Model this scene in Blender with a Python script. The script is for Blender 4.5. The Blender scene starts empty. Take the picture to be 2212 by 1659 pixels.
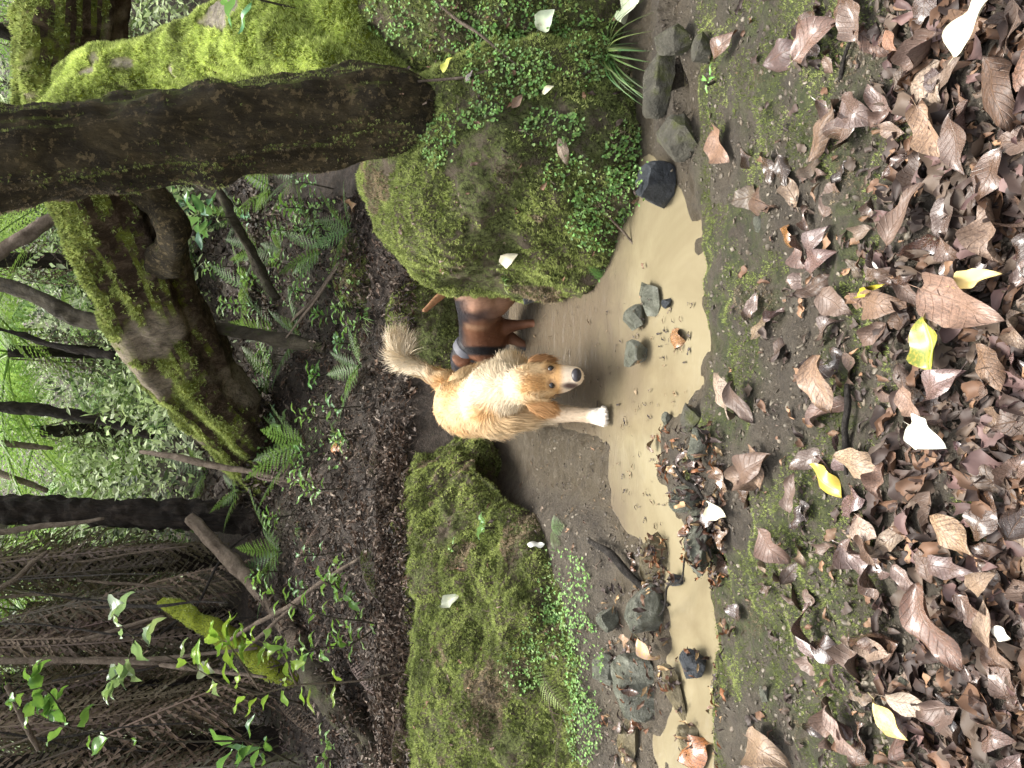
import bpy, math, random
import numpy as np
from mathutils import Vector, Matrix, Quaternion
from mathutils.bvhtree import BVHTree

random.seed(7)
RNG = np.random.default_rng(11)
sc = bpy.context.scene
COL = sc.collection
R = math.radians

# ------------------------------------------------------------------ camera, sky, sun, exposure
PITCH = R(17.0)
CAM = np.array([0.0, 0.0, 1.25])
FPX = 1736.0                                   # focal length in pixels of a 2212 px wide picture
FWD = np.array([0, math.cos(PITCH), -math.sin(PITCH)])
DWN = np.array([0, -math.sin(PITCH), -math.cos(PITCH)])
RGT = np.array([1.0, 0, 0])
cd = bpy.data.cameras.new('camera')
cam = bpy.data.objects.new('camera', cd)
COL.objects.link(cam)
cd.sensor_width = 36.0
cd.lens = 36.0 * FPX / 2212.0
cd.clip_start = 0.05
cd.clip_end = 500
M = Matrix.Identity(4)                          # the phone was held upright: the picture lies on its side
for r in range(3):
    M[r][0], M[r][1], M[r][2], M[r][3] = DWN[r], RGT[r], -FWD[r], CAM[r]
cam.matrix_world = M
sc.camera = cam

SUN_EL, SUN_AZ = R(74), R(-25)                   # azimuth from +Y towards +X
world = bpy.data.worlds.new('World')
sc.world = world
world.use_nodes = True
wt = world.node_tree
sky = wt.nodes.new('ShaderNodeTexSky')
sky.sky_type = 'NISHITA'
sky.sun_disc = False
sky.sun_elevation = SUN_EL
sky.sun_rotation = SUN_AZ
sky.air_density = 1.0
sky.dust_density = 5.0
sky.ozone_density = 1.0
hs = wt.nodes.new('ShaderNodeHueSaturation')
hs.inputs['Saturation'].default_value = 0.2
wt.links.new(sky.outputs[0], hs.inputs['Color'])
wt.links.new(hs.outputs[0], wt.nodes['Background'].inputs[0])
wt.nodes['Background'].inputs[1].default_value = 0.12
sd = bpy.data.lights.new('sun', 'SUN')
sd.energy = 1.5
sd.angle = R(30)
sd.color = (1.0, 0.95, 0.85)
sun = bpy.data.objects.new('sun', sd)
COL.objects.link(sun)
sdir = Vector((math.sin(SUN_AZ) * math.cos(SUN_EL), math.cos(SUN_AZ) * math.cos(SUN_EL), math.sin(SUN_EL)))
sun.rotation_euler = sdir.to_track_quat('Z', 'Y').to_euler()
sc.view_settings.view_transform = 'Standard'
sc.view_settings.look = 'None'
sc.view_settings.gamma = 1.0
sc.view_settings.use_curve_mapping = False
sc.view_settings.exposure = 1.85
sc.cycles.max_bounces = 6
sc.cycles.diffuse_bounces = 3
sc.cycles.glossy_bounces = 3
sc.cycles.transmission_bounces = 4

# ------------------------------------------------------------------ helpers
def pray(px, py):
    return FWD + (829.5 - py) / FPX * RGT + (px - 1106.0) / FPX * DWN

def pt(px, py, depth):
    return CAM + pray(px, py) * depth

def nrm(v):
    v = np.asarray(v, float)
    return v / max(1e-9, np.linalg.norm(v))

def nrmr(A):
    return A / np.maximum(1e-9, np.linalg.norm(A, axis=1))[:, None]

def smooth(a, b, x):
    t = np.clip((x - a) / (b - a), 0, 1)
    return t * t * (3 - 2 * t)

def vnoise(P, seed=0):
    P = np.asarray(P, float)
    I = np.floor(P).astype(np.int64)
    f = P - I
    f = f * f * (3 - 2 * f)
    out = np.zeros(len(P))
    for dx in (0, 1):
        for dy in (0, 1):
            for dz in (0, 1):
                h = ((I[:, 0] + dx) * 73856093) ^ ((I[:, 1] + dy) * 19349663) ^ ((I[:, 2] + dz) * 83492791) ^ (seed * 2654435761)
                h = (h ^ (h >> 13)) * 1274126177 & 0xffffffff
                h = (h ^ (h >> 16)) & 0xffff
                w = (f[:, 0] if dx else 1 - f[:, 0]) * (f[:, 1] if dy else 1 - f[:, 1]) * (f[:, 2] if dz else 1 - f[:, 2])
                out += w * (h / 32767.5 - 1)
    return out

def fbm(P, oct=4, seed=0, gain=0.5):
    a, s, o = 1.0, 0.0, np.zeros(len(P))
    for k in range(oct):
        o += a * vnoise(P * (2.03 ** k) + 17.3 * k, seed + k)
        s += a
        a *= gain
    return o / s

def mesh_np(name, V, F, smooth_=True, col=None, uv=None, rnd=None):
    V = np.asarray(V, np.float32)
    F = np.asarray(F, np.int32)
    me = bpy.data.meshes.new(name)
    m, k = F.shape
    me.vertices.add(len(V))
    me.vertices.foreach_set('co', V.ravel())
    me.loops.add(m * k)
    me.loops.foreach_set('vertex_index', F.ravel())
    me.polygons.add(m)
    me.polygons.foreach_set('loop_start', np.arange(0, m * k, k, dtype=np.int32))
    me.polygons.foreach_set('use_smooth', np.full(m, smooth_, bool))
    me.update(calc_edges=True)
    if col is not None:
        a = me.attributes.new('col', 'FLOAT_COLOR', 'POINT')
        c = np.ones((len(V), 4), np.float32)
        c[:, :3] = col
        a.data.foreach_set('color', c.ravel())
    if uv is not None:
        u = me.uv_layers.new(name='uv')
        u.data.foreach_set('uv', np.asarray(uv, np.float32)[F.ravel()].ravel())
    return me

def link(name, me, mat=None, parent=None):
    o = bpy.data.objects.new(name, me)
    COL.objects.link(o)
    if mat is not None and me is not None and len(me.materials) == 0:
        me.materials.append(mat)
    if parent is not None:
        o.parent = parent
    return o

def empty(name, loc=(0, 0, 0)):
    o = bpy.data.objects.new(name, None)
    o.empty_display_size = 0.1
    o.location = loc
    COL.objects.link(o)
    return o

def tag(o, label=None, cat=None, group=None, kind=None):
    if label: o['label'] = label
    if cat: o['category'] = cat
    if group: o['group'] = group
    if kind: o['kind'] = kind
    return o

def grid_faces(nu, nv, wrap=False):
    i = np.arange(nu - 1)[:, None]
    j = np.arange(nv if wrap else nv - 1)[None, :]
    a = i * nv + j
    b = i * nv + (j + 1) % nv
    return np.stack([a, b, b + nv, a + nv], -1).reshape(-1, 4)

def catmull(P, n):
    P = np.asarray(P, float)
    P = np.vstack([2 * P[0] - P[1], P, 2 * P[-1] - P[-2]])
    out = []
    segs = len(P) - 3
    for t in np.linspace(0, segs - 1e-6, n):
        i = int(t)
        f = t - i
        p0, p1, p2, p3 = P[i:i + 4]
        out.append(0.5 * (2 * p1 + (p2 - p0) * f + (2 * p0 - 5 * p1 + 4 * p2 - p3) * f * f + (3 * p1 - p0 - 3 * p2 + p3) * f ** 3))
    return np.array(out)

def frames(C):
    T = nrmr(np.gradient(C, axis=0))
    up = np.array([0, 0, 1.0]) if abs(T[0][2]) < 0.8 else np.array([0, 1.0, 0])
    N = np.zeros_like(C)
    n = nrm(np.cross(T[0], up))
    for i in range(len(C)):
        n = nrm(n - T[i] * np.dot(n, T[i]))
        N[i] = n
    return T, N, np.cross(T, N)

def tube(P, Rr, n=40, ns=12, amp=0.0, freq=8.0, seed=0, ridges=0.0, cap=True):
    """swept tube through control points P with radii Rr; returns V,F"""
    Q = catmull(np.hstack([np.asarray(P, float), np.asarray(Rr, float)[:, None]]), n)
    C, r = Q[:, :3], np.maximum(Q[:, 3], 0.0004)
    T, N, B = frames(C)
    a = np.linspace(0, 2 * np.pi, ns, endpoint=False)
    D = N[:, None] * np.cos(a)[None, :, None] + B[:, None] * np.sin(a)[None, :, None]
    V = (C[:, None] + D * r[:, None, None]).reshape(-1, 3)
    if amp:
        d = fbm(V * freq, 4, seed) * amp
        if ridges:
            s = np.repeat(np.arange(n) / n, ns) * 3
            q = np.stack([np.tile(np.cos(a) * ridges, n), np.tile(np.sin(a) * ridges, n), s], 1)
            d += fbm(q, 3, seed + 5) * amp * 1.4
        V += D.reshape(-1, 3) * (d * np.repeat(r, ns) / max(r.max(), 1e-6) + d * 0.4)[:, None]
    F = grid_faces(n, ns, True)
    if cap:
        k = len(V)
        V = np.vstack([V, C[0] - T[0] * r[0] * 0.3, C[-1] + T[-1] * r[-1] * 0.3])
        c0 = [[j, j, (j + 1) % ns, k] for j in range(ns)]
        b = (n - 1) * ns
        f0 = np.array([[(j + 1) % ns, j, k, k] for j in range(ns)])
        f1 = np.array([[b + j, b + (j + 1) % ns, k + 1, k + 1] for j in range(ns)])
        # triangles written as quads would be degenerate: split all to triangles
        F3 = np.vstack([F[:, [0, 1, 2]], F[:, [0, 2, 3]], f0[:, :3], f1[:, :3]])
        return V, F3
    return V, np.vstack([F[:, [0, 1, 2]], F[:, [0, 2, 3]]])

def tri(F):
    F = np.asarray(F)
    return F if F.shape[1] == 3 else np.vstack([F[:, [0, 1, 2]], F[:, [0, 2, 3]]])

def join(parts):
    """list of (V, F[, col]) -> one"""
    Vs, Fs, Cs, o = [], [], [], 0
    for p in parts:
        Vs.append(p[0]); Fs.append(tri(p[1]) + o); o += len(p[0])
        if len(p) > 2:
            Cs.append(np.broadcast_to(np.asarray(p[2], float), (len(p[0]), 3)))
    return np.vstack(Vs), np.vstack(Fs), (np.vstack(Cs) if Cs else None)

def scatter_geo(V0, F0, Ms, cols=None):
    """copies of a small mesh under 3x4 matrices, as one mesh"""
    Ms = np.asarray(Ms)
    n, k = len(Ms), len(V0)
    V = np.einsum('nij,kj->nki', Ms[:, :, :3], V0) + Ms[:, None, :, 3]
    F = (tri(F0)[None] + (np.arange(n) * k)[:, None, None]).reshape(-1, 3)
    C = None if cols is None else np.repeat(np.asarray(cols), k, axis=0)
    return V.reshape(-1, 3), F, C

def basis(X, Z):
    """rotation with local x near X and local z = Z (arrays n,3)"""
    Z = nrmr(Z)
    X = nrmr(X - Z * np.sum(X * Z, 1)[:, None])
    return np.stack([X, np.cross(Z, X), Z], 2)

def surf_samples(V, F, n, rng=RNG):
    F = tri(F)
    A, B, C = V[F[:, 0]], V[F[:, 1]], V[F[:, 2]]
    cr = np.cross(B - A, C - A)
    ar = np.linalg.norm(cr, axis=1)
    i = rng.choice(len(F), n, p=ar / ar.sum())
    u, v = rng.random(n), rng.random(n)
    s = u + v > 1
    u[s], v[s] = 1 - u[s], 1 - v[s]
    P = A[i] + (B[i] - A[i]) * u[:, None] + (C[i] - A[i]) * v[:, None]
    return P, nrmr(cr[i])

# ------------------------------------------------------------------ materials
def new_mat(name):
    m = bpy.data.materials.new(name)
    m.use_nodes = True
    return m, m.node_tree, m.node_tree.nodes['Principled BSDF']

def nd(nt, typ, ins=None, **props):
    n = nt.nodes.new('ShaderNode' + typ)
    for k, v in props.items():
        setattr(n, k, v)
    for k, v in (ins or {}).items():
        s = n.inputs[k]
        if isinstance(v, bpy.types.NodeSocket): nt.links.new(v, s)
        else: s.default_value = v
    return n

def c4(c): return (c[0], c[1], c[2], 1)

def ramp(nt, fac, stops):
    n = nd(nt, 'ValToRGB', {'Fac': fac})
    e = n.color_ramp.elements
    while len(e) < len(stops): e.new(0.5)
    for k, (p, c) in enumerate(stops):
        e[k].position = p
        e[k].color = c4(c) if not isinstance(c, (int, float)) else (c, c, c, 1)
    return n.outputs[0]

def noise_t(nt, scale, detail=6, rough=0.6, vec=None, dist=0.0):
    if vec is None: vec = nd(nt, 'NewGeometry').outputs['Position']
    return nd(nt, 'TexNoise', {'Vector': vec, 'Scale': scale, 'Detail': detail, 'Roughness': rough, 'Distortion': dist}).outputs['Fac']

def mixc(nt, f, a, b, mode='MIX'):
    n = nd(nt, 'Mix', data_type='RGBA', blend_type=mode)
    for k, v in ((0, f), (6, a), (7, b)):
        if isinstance(v, bpy.types.NodeSocket): nt.links.new(v, n.inputs[k])
        else: n.inputs[k].default_value = v if k == 0 else c4(v)
    return n.outputs[2]

def mth(nt, op, a, b=0.0, clamp=False):
    n = nd(nt, 'Math', operation=op, use_clamp=clamp)
    for k, v in ((0, a), (1, b)):
        if isinstance(v, bpy.types.NodeSocket): nt.links.new(v, n.inputs[k])
        else: n.inputs[k].default_value = v
    return n.outputs[0]

def bump(nt, bs, h, strength=0.5, dist=0.01):
    b = nd(nt, 'Bump', {'Height': h, 'Strength': strength, 'Distance': dist})
    nt.links.new(b.outputs[0], bs.inputs['Normal'])

def setc(nt, bs, c, rough=0.7, spec=0.4):
    if isinstance(c, bpy.types.NodeSocket): nt.links.new(c, bs.inputs['Base Color'])
    else: bs.inputs['Base Color'].default_value = c4(c)
    if isinstance(rough, bpy.types.NodeSocket): nt.links.new(rough, bs.inputs['Roughness'])
    else: bs.inputs['Roughness'].default_value = rough
    bs.inputs['Specular IOR Level'].default_value = spec

MAT = {}
def attr(nt, name='col'): return nd(nt, 'Attribute', attribute_name=name).outputs['Color']

# ground: mud with moss patches (attribute col: r = moss, g = litter brown, b = wetness)
m, nt, bs = new_mat('mud'); MAT['mud'] = m
a = nd(nt, 'SeparateColor', {'Color': attr(nt)})
mud = ramp(nt, noise_t(nt, 9, 8, .7), [(.3, (.06, .046, .032)), (.5, (.125, .1, .07)), (.72, (.2, .17, .125))])
mud = mixc(nt, ramp(nt, noise_t(nt, 55, 6, .8), [(.5, 0), (.62, .7)]), mud, (.035, .027, .02))
mud = mixc(nt, ramp(nt, noise_t(nt, 130, 4, .8), [(.56, 0), (.66, .7)]), mud, (.24, .2, .155))
lit = ramp(nt, noise_t(nt, 30, 6, .75), [(.32, (.02, .014, .01)), (.5, (.06, .042, .03)), (.7, (.13, .094, .07))])
mud = mixc(nt, mth(nt, 'MULTIPLY', a.outputs[2], ramp(nt, noise_t(nt, 18, 6, .7), [(.3, .35), (.6, .9)])), mud, (.2, .162, .11))
mud = mixc(nt, a.outputs[1], mud, lit)
mos = ramp(nt, noise_t(nt, 40, 6, .7), [(.3, (.03, .036, .012)), (.5, (.085, .1, .03)), (.7, (.16, .18, .055))])
mk = mth(nt, 'MULTIPLY', a.outputs[0], ramp(nt, noise_t(nt, 14, 8, .75), [(.42, 0), (.56, 1)]))
colr = mixc(nt, mk, mud, mos)
ro = mth(nt, 'SUBTRACT', .85, mth(nt, 'MULTIPLY', a.outputs[2], ramp(nt, noise_t(nt, 20, 4), [(.35, .25), (.65, .6)])))
setc(nt, bs, colr, ro, .5)
bump(nt, bs, mth(nt, 'ADD', noise_t(nt, 28, 9, .8), mth(nt, 'MULTIPLY', noise_t(nt, 110, 5, .8), .5)), 1.0, .05)

# boulders: stone skin, earth and moss
m, nt, bs = new_mat('mossy_rock'); MAT['mossy_rock'] = m
base = ramp(nt, noise_t(nt, 12, 8, .7), [(.3, (.1, .078, .055)), (.55, (.2, .16, .115)), (.75, (.32, .265, .2))])
mos = ramp(nt, noise_t(nt, 22, 8, .75), [(.25, (.1, .12, .04)), (.45, (.21, .25, .08)), (.6, (.29, .34, .12)), (.78, (.4, .45, .18))])
mos = mixc(nt, ramp(nt, noise_t(nt, 70, 6, .8), [(.4, 1), (.55, 0)]), mos, (.045, .045, .02))
mk = ramp(nt, noise_t(nt, 7.5, 10, .8), [(.43, 0), (.53, 1)])
setc(nt, bs, mixc(nt, mk, base, mos), .9, .2)
bump(nt, bs, mth(nt, 'ADD', noise_t(nt, 30, 8, .8), mth(nt, 'MULTIPLY', noise_t(nt, 120, 5, .8), .5)), 1.0, .06)

# moss tufts and small leaves coloured by attribute, a little translucent
def leafy(name, rough=.6, trans=.3, spec=.3):
    m, nt, bs = new_mat(name); MAT[name] = m
    c = mixc(nt, .35, attr(nt), noise_t(nt, 25, 3), 'OVERLAY')
    setc(nt, bs, c, rough, spec)
    t = nd(nt, 'BsdfTranslucent', {'Color': c})
    mx = nd(nt, 'MixShader', {0: trans, 1: bs.outputs[0], 2: t.outputs[0]})
    nt.links.new(mx.outputs[0], nt.nodes['Material Output'].inputs['Surface'])
leafy('moss_tuft', .8, .25, .15)
leafy('small_leaf', .45, .35, .4)
leafy('dead_frond', .85, .1, .15)
leafy('litter', .6, .05, .4)

# stones
def stone_mat(name, a, b, c, rough, mosscol=None, lo=.5):
    m, nt, bs = new_mat(name); MAT[name] = m
    tc = nd(nt, 'TexCoord').outputs['Object']
    col = ramp(nt, noise_t(nt, 14, 9, .7, tc, .6), [(.3, a), (.5, b), (.72, c)])
    col = mixc(nt, ramp(nt, nd(nt, 'TexVoronoi', {'Vector': tc, 'Scale': 60.0}).outputs['Distance'], [(.05, .7), (.2, 0)]), col, a)
    if mosscol:
        mk = ramp(nt, noise_t(nt, 9, 9, .75, tc), [(lo, 0), (lo + .12, 1)])
        col = mixc(nt, mk, col, mosscol)
    setc(nt, bs, col, ramp(nt, noise_t(nt, 8, 4, .6, tc), [(.35, rough), (.7, min(1, rough + .4))]), .5)
    bump(nt, bs, mth(nt, 'ADD', noise_t(nt, 22, 9, .8, tc, .8), mth(nt, 'MULTIPLY', noise_t(nt, 90, 5, .8, tc), .4)), 1.0, .03)
stone_mat('stone_wet', (.06, .062, .045), (.19, .195, .15), (.38, .385, .32), .16)
stone_mat('stone_dark', (.02, .024, .03), (.055, .062, .072), (.11, .12, .13), .45)
stone_mat('stone_tan', (.1, .08, .045), (.22, .18, .1), (.36, .31, .2), .18)
stone_mat('stone_moss', (.05, .048, .035), (.12, .11, .08), (.22, .21, .16), .6, (.1, .11, .03), .5)

# muddy water
m, nt, bs = new_mat('muddy_water'); MAT['water'] = m
c = ramp(nt, noise_t(nt, 2.2, 5, .6, dist=1.0), [(.3, (.16, .13, .078)), (.55, (.22, .186, .115)), (.75, (.26, .225, .145))])
c = mixc(nt, nd(nt, 'MapRange', {'Value': mth(nt, 'ADD', nd(nt, 'SeparateXYZ', {'Vector': nd(nt, 'NewGeometry').outputs['Position']}).outputs[1], noise_t(nt, 3.0, 4)), 'From Min': 2.95, 'From Max': 3.4}).outputs[0], c, (.125, .1, .07))   # silty pool, browner run above it
setc(nt, bs, c, .06, .5)
bs.inputs['IOR'].default_value = 1.33
geo = nd(nt, 'NewGeometry').outputs['Position']
far = nd(nt, 'MapRange', {'Value': nd(nt, 'SeparateXYZ', {'Vector': geo}).outputs[1], 'From Min': 2.45, 'From Max': 3.2, 'To Min': .05, 'To Max': .3}).outputs[0]
mp = nd(nt, 'Mapping', {'Vector': geo, 'Scale': (7, 13, 1)})
hgt = mth(nt, 'MULTIPLY', noise_t(nt, 1.6, 4, .6, mp.outputs[0], .8), far)
bump(nt, bs, hgt, 1.0, .03)

# bark
def bark_mat(name, stops, mosscol, lo, nz=.5, side=(0, 0, 1), scale=(1, 1, .35), freq=14, patch=None):
    m, nt, bs = new_mat(name); MAT[name] = m
    geo = nd(nt, 'NewGeometry')
    mp = nd(nt, 'Mapping', {'Vector': geo.outputs['Position'], 'Scale': scale}).outputs[0]
    col = ramp(nt, noise_t(nt, freq, 9, .72, mp, .5), stops)
    if patch:
        if patch[1]:
            col = mixc(nt, ramp(nt, noise_t(nt, patch[1], 7, .7), [(patch[2], 0), (patch[2] + .05, 1)]), col, patch[0])
    dt = nd(nt, 'VectorMath', {0: geo.outputs['True Normal'], 1: nrm(side)}, operation='DOT_PRODUCT').outputs['Value']
    f = mth(nt, 'ADD', noise_t(nt, 7, 9, .75), mth(nt, 'MULTIPLY', dt, nz))
    mk = ramp(nt, f, [(lo, 0), (min(1, lo + .14), 1)])
    mcol = mixc(nt, noise_t(nt, 35, 6, .7), tuple(x * .45 for x in mosscol), tuple(min(1, x * 1.5) for x in mosscol))
    col = mixc(nt, mk, col, mcol)
    if patch and not patch[1]:                              # bare pale bark where the mesh says so
        pm = nd(nt, 'SeparateColor', {'Color': attr(nt)}).outputs[0]
        col = mixc(nt, mth(nt, 'MULTIPLY', pm, ramp(nt, noise_t(nt, 30, 6, .7), [(.3, .5), (.5, 1)])), col, ramp(nt, noise_t(nt, 26, 8, .8, mp, .6), [(.36, tuple(x * .3 for x in patch[0])), (.5, tuple(x * .8 for x in patch[0])), (.66, tuple(min(1, x * 1.25) for x in patch[0]))]))
    setc(nt, bs, col, .85, .25)
    bump(nt, bs, mth(nt, 'ADD', noise_t(nt, freq * 1.5, 9, .8, mp, .6), mth(nt, 'MULTIPLY', noise_t(nt, freq * 6, 5, .8, mp), .4)), 1.0, .07)
bark_mat('bark_dark', [(.3, (.015, .012, .007)), (.5, (.055, .042, .022)), (.62, (.11, .085, .042)), (.78, (.22, .175, .105))], (.11, .125, .025), .58, .2, (1, .2, .4), patch=((.2, .15, .075), 38, .55))
bark_mat('bark_moss', [(.3, (.03, .018, .01)), (.5, (.1, .065, .04)), (.75, (.32, .25, .17))], (.34, .40, .035), .36, .3, (.5, -.3, .8), patch=((.55, .48, .38), 0, 0))
bark_mat('bark_arch', [(.3, (.022, .014, .008)), (.5, (.085, .055, .034)), (.72, (.3, .22, .15))], (.2, .23, .03), .47, .42, (-.35, -.1, .95), patch=((.42, .34, .25), 0, 0))
bark_mat('bark_thin', [(.3, (.03, .024, .016)), (.5, (.09, .075, .05)), (.75, (.2, .17, .12))], (.09, .11, .03), .66, .2)
bark_mat('bark_fern', [(.3, (.008, .006, .005)), (.5, (.03, .022, .017)), (.75, (.1, .075, .06))], (.04, .06, .015), .78, .1)
bark_mat('wood_pale', [(.3, (.12, .09, .065)), (.5, (.26, .2, .15)), (.75, (.42, .34, .27))], (.2, .2, .1), .9, .1, scale=(1, 1, 1))
bark_mat('stick_dark', [(.3, (.015, .012, .01)), (.5, (.05, .042, .036)), (.75, (.17, .15, .13))], (.1, .1, .06), .9, .1, scale=(1, 1, 1), freq=30)

# fallen leaves: colour from the object, veins from the uv
def fallen(name, rough):
    m, nt, bs = new_mat(name); MAT[name] = m
    oi = nd(nt, 'ObjectInfo')
    uv = nd(nt, 'SeparateXYZ', {'Vector': nd(nt, 'UVMap').outputs[0]})
    av = mth(nt, 'ABSOLUTE', mth(nt, 'SUBTRACT', uv.outputs[1], .5))
    rib = ramp(nt, av, [(.0, 1), (.035, 0)])
    fr = mth(nt, 'FRACT', mth(nt, 'SUBTRACT', mth(nt, 'MULTIPLY', uv.outputs[0], 9.0), mth(nt, 'MULTIPLY', av, 4.0)))
    sv = ramp(nt, mth(nt, 'ABSOLUTE', mth(nt, 'SUBTRACT', fr, .5)), [(0, 1), (.09, 0)])
    vein = mth(nt, 'MAXIMUM', rib, mth(nt, 'MULTIPLY', sv, .6))
    tc = nd(nt, 'TexCoord').outputs['Object']
    ofs = nd(nt, 'VectorMath', {0: tc, 1: nd(nt, 'CombineXYZ', {0: mth(nt, 'MULTIPLY', oi.outputs['Random'], 50.0)}).outputs[0]}, operation='ADD').outputs[0]
    n1 = noise_t(nt, 22, 7, .7, ofs)
    col = mixc(nt, ramp(nt, n1, [(.38, 0), (.66, .9)]), oi.outputs['Color'], (.032, .019, .013))
    col = mixc(nt, ramp(nt, noise_t(nt, 70, 4, .6, ofs), [(.62, 0), (.7, .8)]), col, (.025, .018, .014))
    col = mixc(nt, mth(nt, 'MULTIPLY', vein, .3), col, (.22, .13, .075))
    back = mixc(nt, .3, col, (.24, .16, .12))
    col = mixc(nt, nd(nt, 'NewGeometry').outputs['Backfacing'], col, back)
    setc(nt, bs, col, ramp(nt, noise_t(nt, 12, 3, .5, ofs), [(.35, rough), (.65, rough + .25)]), .6)
    bs.inputs['Coat Weight'].default_value = .7 if rough < .2 else .12
    bs.inputs['Coat Roughness'].default_value = .18
    bump(nt, bs, mth(nt, 'SUBTRACT', mth(nt, 'MULTIPLY', n1, .6), mth(nt, 'MULTIPLY', vein, .7)), .7, .004)
fallen('leaf_wet', .12)
fallen('leaf_dry', .34)
# clean leaf (yellow, cream, mottled green)
m, nt, bs = new_mat('leaf_bright'); MAT['leaf_bright'] = m
oi = nd(nt, 'ObjectInfo')
tc = nd(nt, 'TexCoord').outputs['Object']
uv = nd(nt, 'SeparateXYZ', {'Vector': nd(nt, 'UVMap').outputs[0]})
av = mth(nt, 'ABSOLUTE', mth(nt, 'SUBTRACT', uv.outputs[1], .5))
c = mixc(nt, ramp(nt, noise_t(nt, 16, 5, .65, tc), [(.45, 0), (.62, .7)]), oi.outputs['Color'], (.5, .36, .06))
c = mixc(nt, ramp(nt, av, [(.0, .8), (.03, 0)]), c, (.6, .55, .25))
c = mixc(nt, ramp(nt, noise_t(nt, 60, 3, .6, tc), [(.66, 0), (.72, .6)]), c, (.1, .07, .03))
setc(nt, bs, c, .3, .5)
m, nt, bs = new_mat('leaf_pale'); MAT['leaf_pale'] = m
oi = nd(nt, 'ObjectInfo')
setc(nt, bs, mixc(nt, ramp(nt, noise_t(nt, 30, 4, .6), [(.55, 0), (.7, .5)]), oi.outputs['Color'], (.4, .3, .2)), .5, .4)

# green leaves as single objects: colour from the object
def green(name, rough, trans):
    m, nt, bs = new_mat(name); MAT[name] = m
    oi = nd(nt, 'ObjectInfo')
    c = mixc(nt, .4, oi.outputs['Color'], noise_t(nt, 18, 4), 'OVERLAY')
    setc(nt, bs, c, rough, .5)
    t = nd(nt, 'BsdfTranslucent', {'Color': mixc(nt, .5, c, (.25, .4, .05))})
    mx = nd(nt, 'MixShader', {0: trans, 1: bs.outputs[0], 2: t.outputs[0]})
    nt.links.new(mx.outputs[0], nt.nodes['Material Output'].inputs['Surface'])
green('green_leaf', .35, .35)
green('frond_green', .5, .4)
green('frond_brown', .85, .12)

# animals
m, nt, bs = new_mat('fur'); MAT['fur'] = m
setc(nt, bs, attr(nt), .65, .25)
m, nt, bs = new_mat('short_coat'); MAT['coat'] = m
setc(nt, bs, mixc(nt, .25, attr(nt), noise_t(nt, 60, 4), 'OVERLAY'), .6, .3)
m, nt, bs = new_mat('nose_skin'); MAT['nose'] = m
setc(nt, bs, (.035, .03, .035), .35, .5)
m, nt, bs = new_mat('eye'); MAT['eye'] = m
setc(nt, bs, (.012, .007, .005), .08, .6)
m, nt, bs = new_mat('collar'); MAT['collar'] = m
setc(nt, bs, (.12, .12, .14), .6, .3)

# ------------------------------------------------------------------ terrain
def terrain(x, y):
    P = np.stack([x, y, np.zeros_like(x)], 1)
    n1, n2, n3 = fbm(P * 1.4, 3, 1), fbm(P * 5, 3, 2), fbm(P * 17, 4, 3)
    ye = np.interp(x, [-1.4, -.95, -.7, -.5, -.42, -.3, -.12, 0, .1, .5, .75, 1.2], [2.0, 2.04, 2.0, 2.1, 2.36, 2.42, 2.32, 2.16, 2.1, 2.14, 2.26, 2.3])
    ye = ye + .06 * n1 + .1 * n2 + .03 * n3
    t = ye - y
    near = .018 * smooth(0, .06, t) + .2 * (1 - np.exp(-np.maximum(t, 0) * .8)) + n2 * .02 * smooth(0, .4, t)
    bed = -.055 * smooth(0, .22, -t)
    bed = bed + .068 * smooth(2.62, 2.95, y + .12 * n2) * smooth(.02, -.32, x + .1 * n1)         # mud bar on the left of the channel
    bed = bed + .06 * smooth(.55, .85, x) + .075 * smooth(-.42, -.6, x) * smooth(2.25, 2.42, y + .3 * n2)
    z = np.where(t > 0, near, bed)
    s0 = 4.05 - .5 * smooth(-.5, -1.0, x) - .6 * smooth(.5, 1.1, x)
    z = z + .6 * smooth(s0, s0 + .55, y)
    yy = np.maximum(0, y - 4.6)
    z = z + .335 * yy - .010 * np.clip(yy - 4, 0, 12) ** 1.5
    rough = smooth(3.8, 4.6, y)
    z = z + n3 * (.016 * smooth(-.05, .1, t) + .006 + .03 * rough) + n2 * .05 * rough + n1 * .18 * smooth(5, 7, y)
    z = z + smooth(2.5, 8, np.abs(x)) * 1.2 * smooth(3, 6, y)
    return z

def axis(lo, hi, fine_lo, fine_hi, step, grow=1.13):
    mid = list(np.arange(fine_lo, fine_hi, step))
    s, v, up = step, fine_hi, []
    while v < hi: up.append(v); s *= grow; v += s
    up.append(hi)
    s, v, dn = step, fine_lo - step, []
    while v > lo: dn.append(v); s *= grow; v -= s
    dn.append(lo)
    return np.array(dn[::-1] + mid + up)
gx = axis(-70, 70, -1.7, 1.7, .017)
gy = axis(-25, 90, .7, 5.0, .017, 1.06)
X, Y = np.meshgrid(gx, gy)
xs, ys = X.ravel(), Y.ravel()
TV = np.stack([xs, ys, terrain(xs, ys)], 1)
TF = grid_faces(len(gy), len(gx))
P0 = np.stack([xs, ys, 0 * xs], 1)
mossm = smooth(1.15, 1.45, ys) * smooth(2.16, 2.0, ys) * smooth(-.35, .12, fbm(P0 * 3.2, 3, 9)) + .35 * smooth(5, 6, ys) * smooth(0, .4, fbm(P0 * 2, 3, 4))
mossm += .75 * smooth(1.3, 1.0, ys) * smooth(.1, .4, fbm(P0 * 4, 3, 19))
litm = smooth(3.9, 4.5, ys)
wet = np.clip(smooth(.06, .0, TV[:, 2]) * smooth(4.3, 4.0, ys) + .12 * smooth(2.2, 1.0, ys), 0, 1)
gm = mesh_np('ground', TV, TF, True, np.stack([mossm, litm, wet], 1))
tag(link('ground', gm, MAT['mud']), kind='structure')

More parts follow.
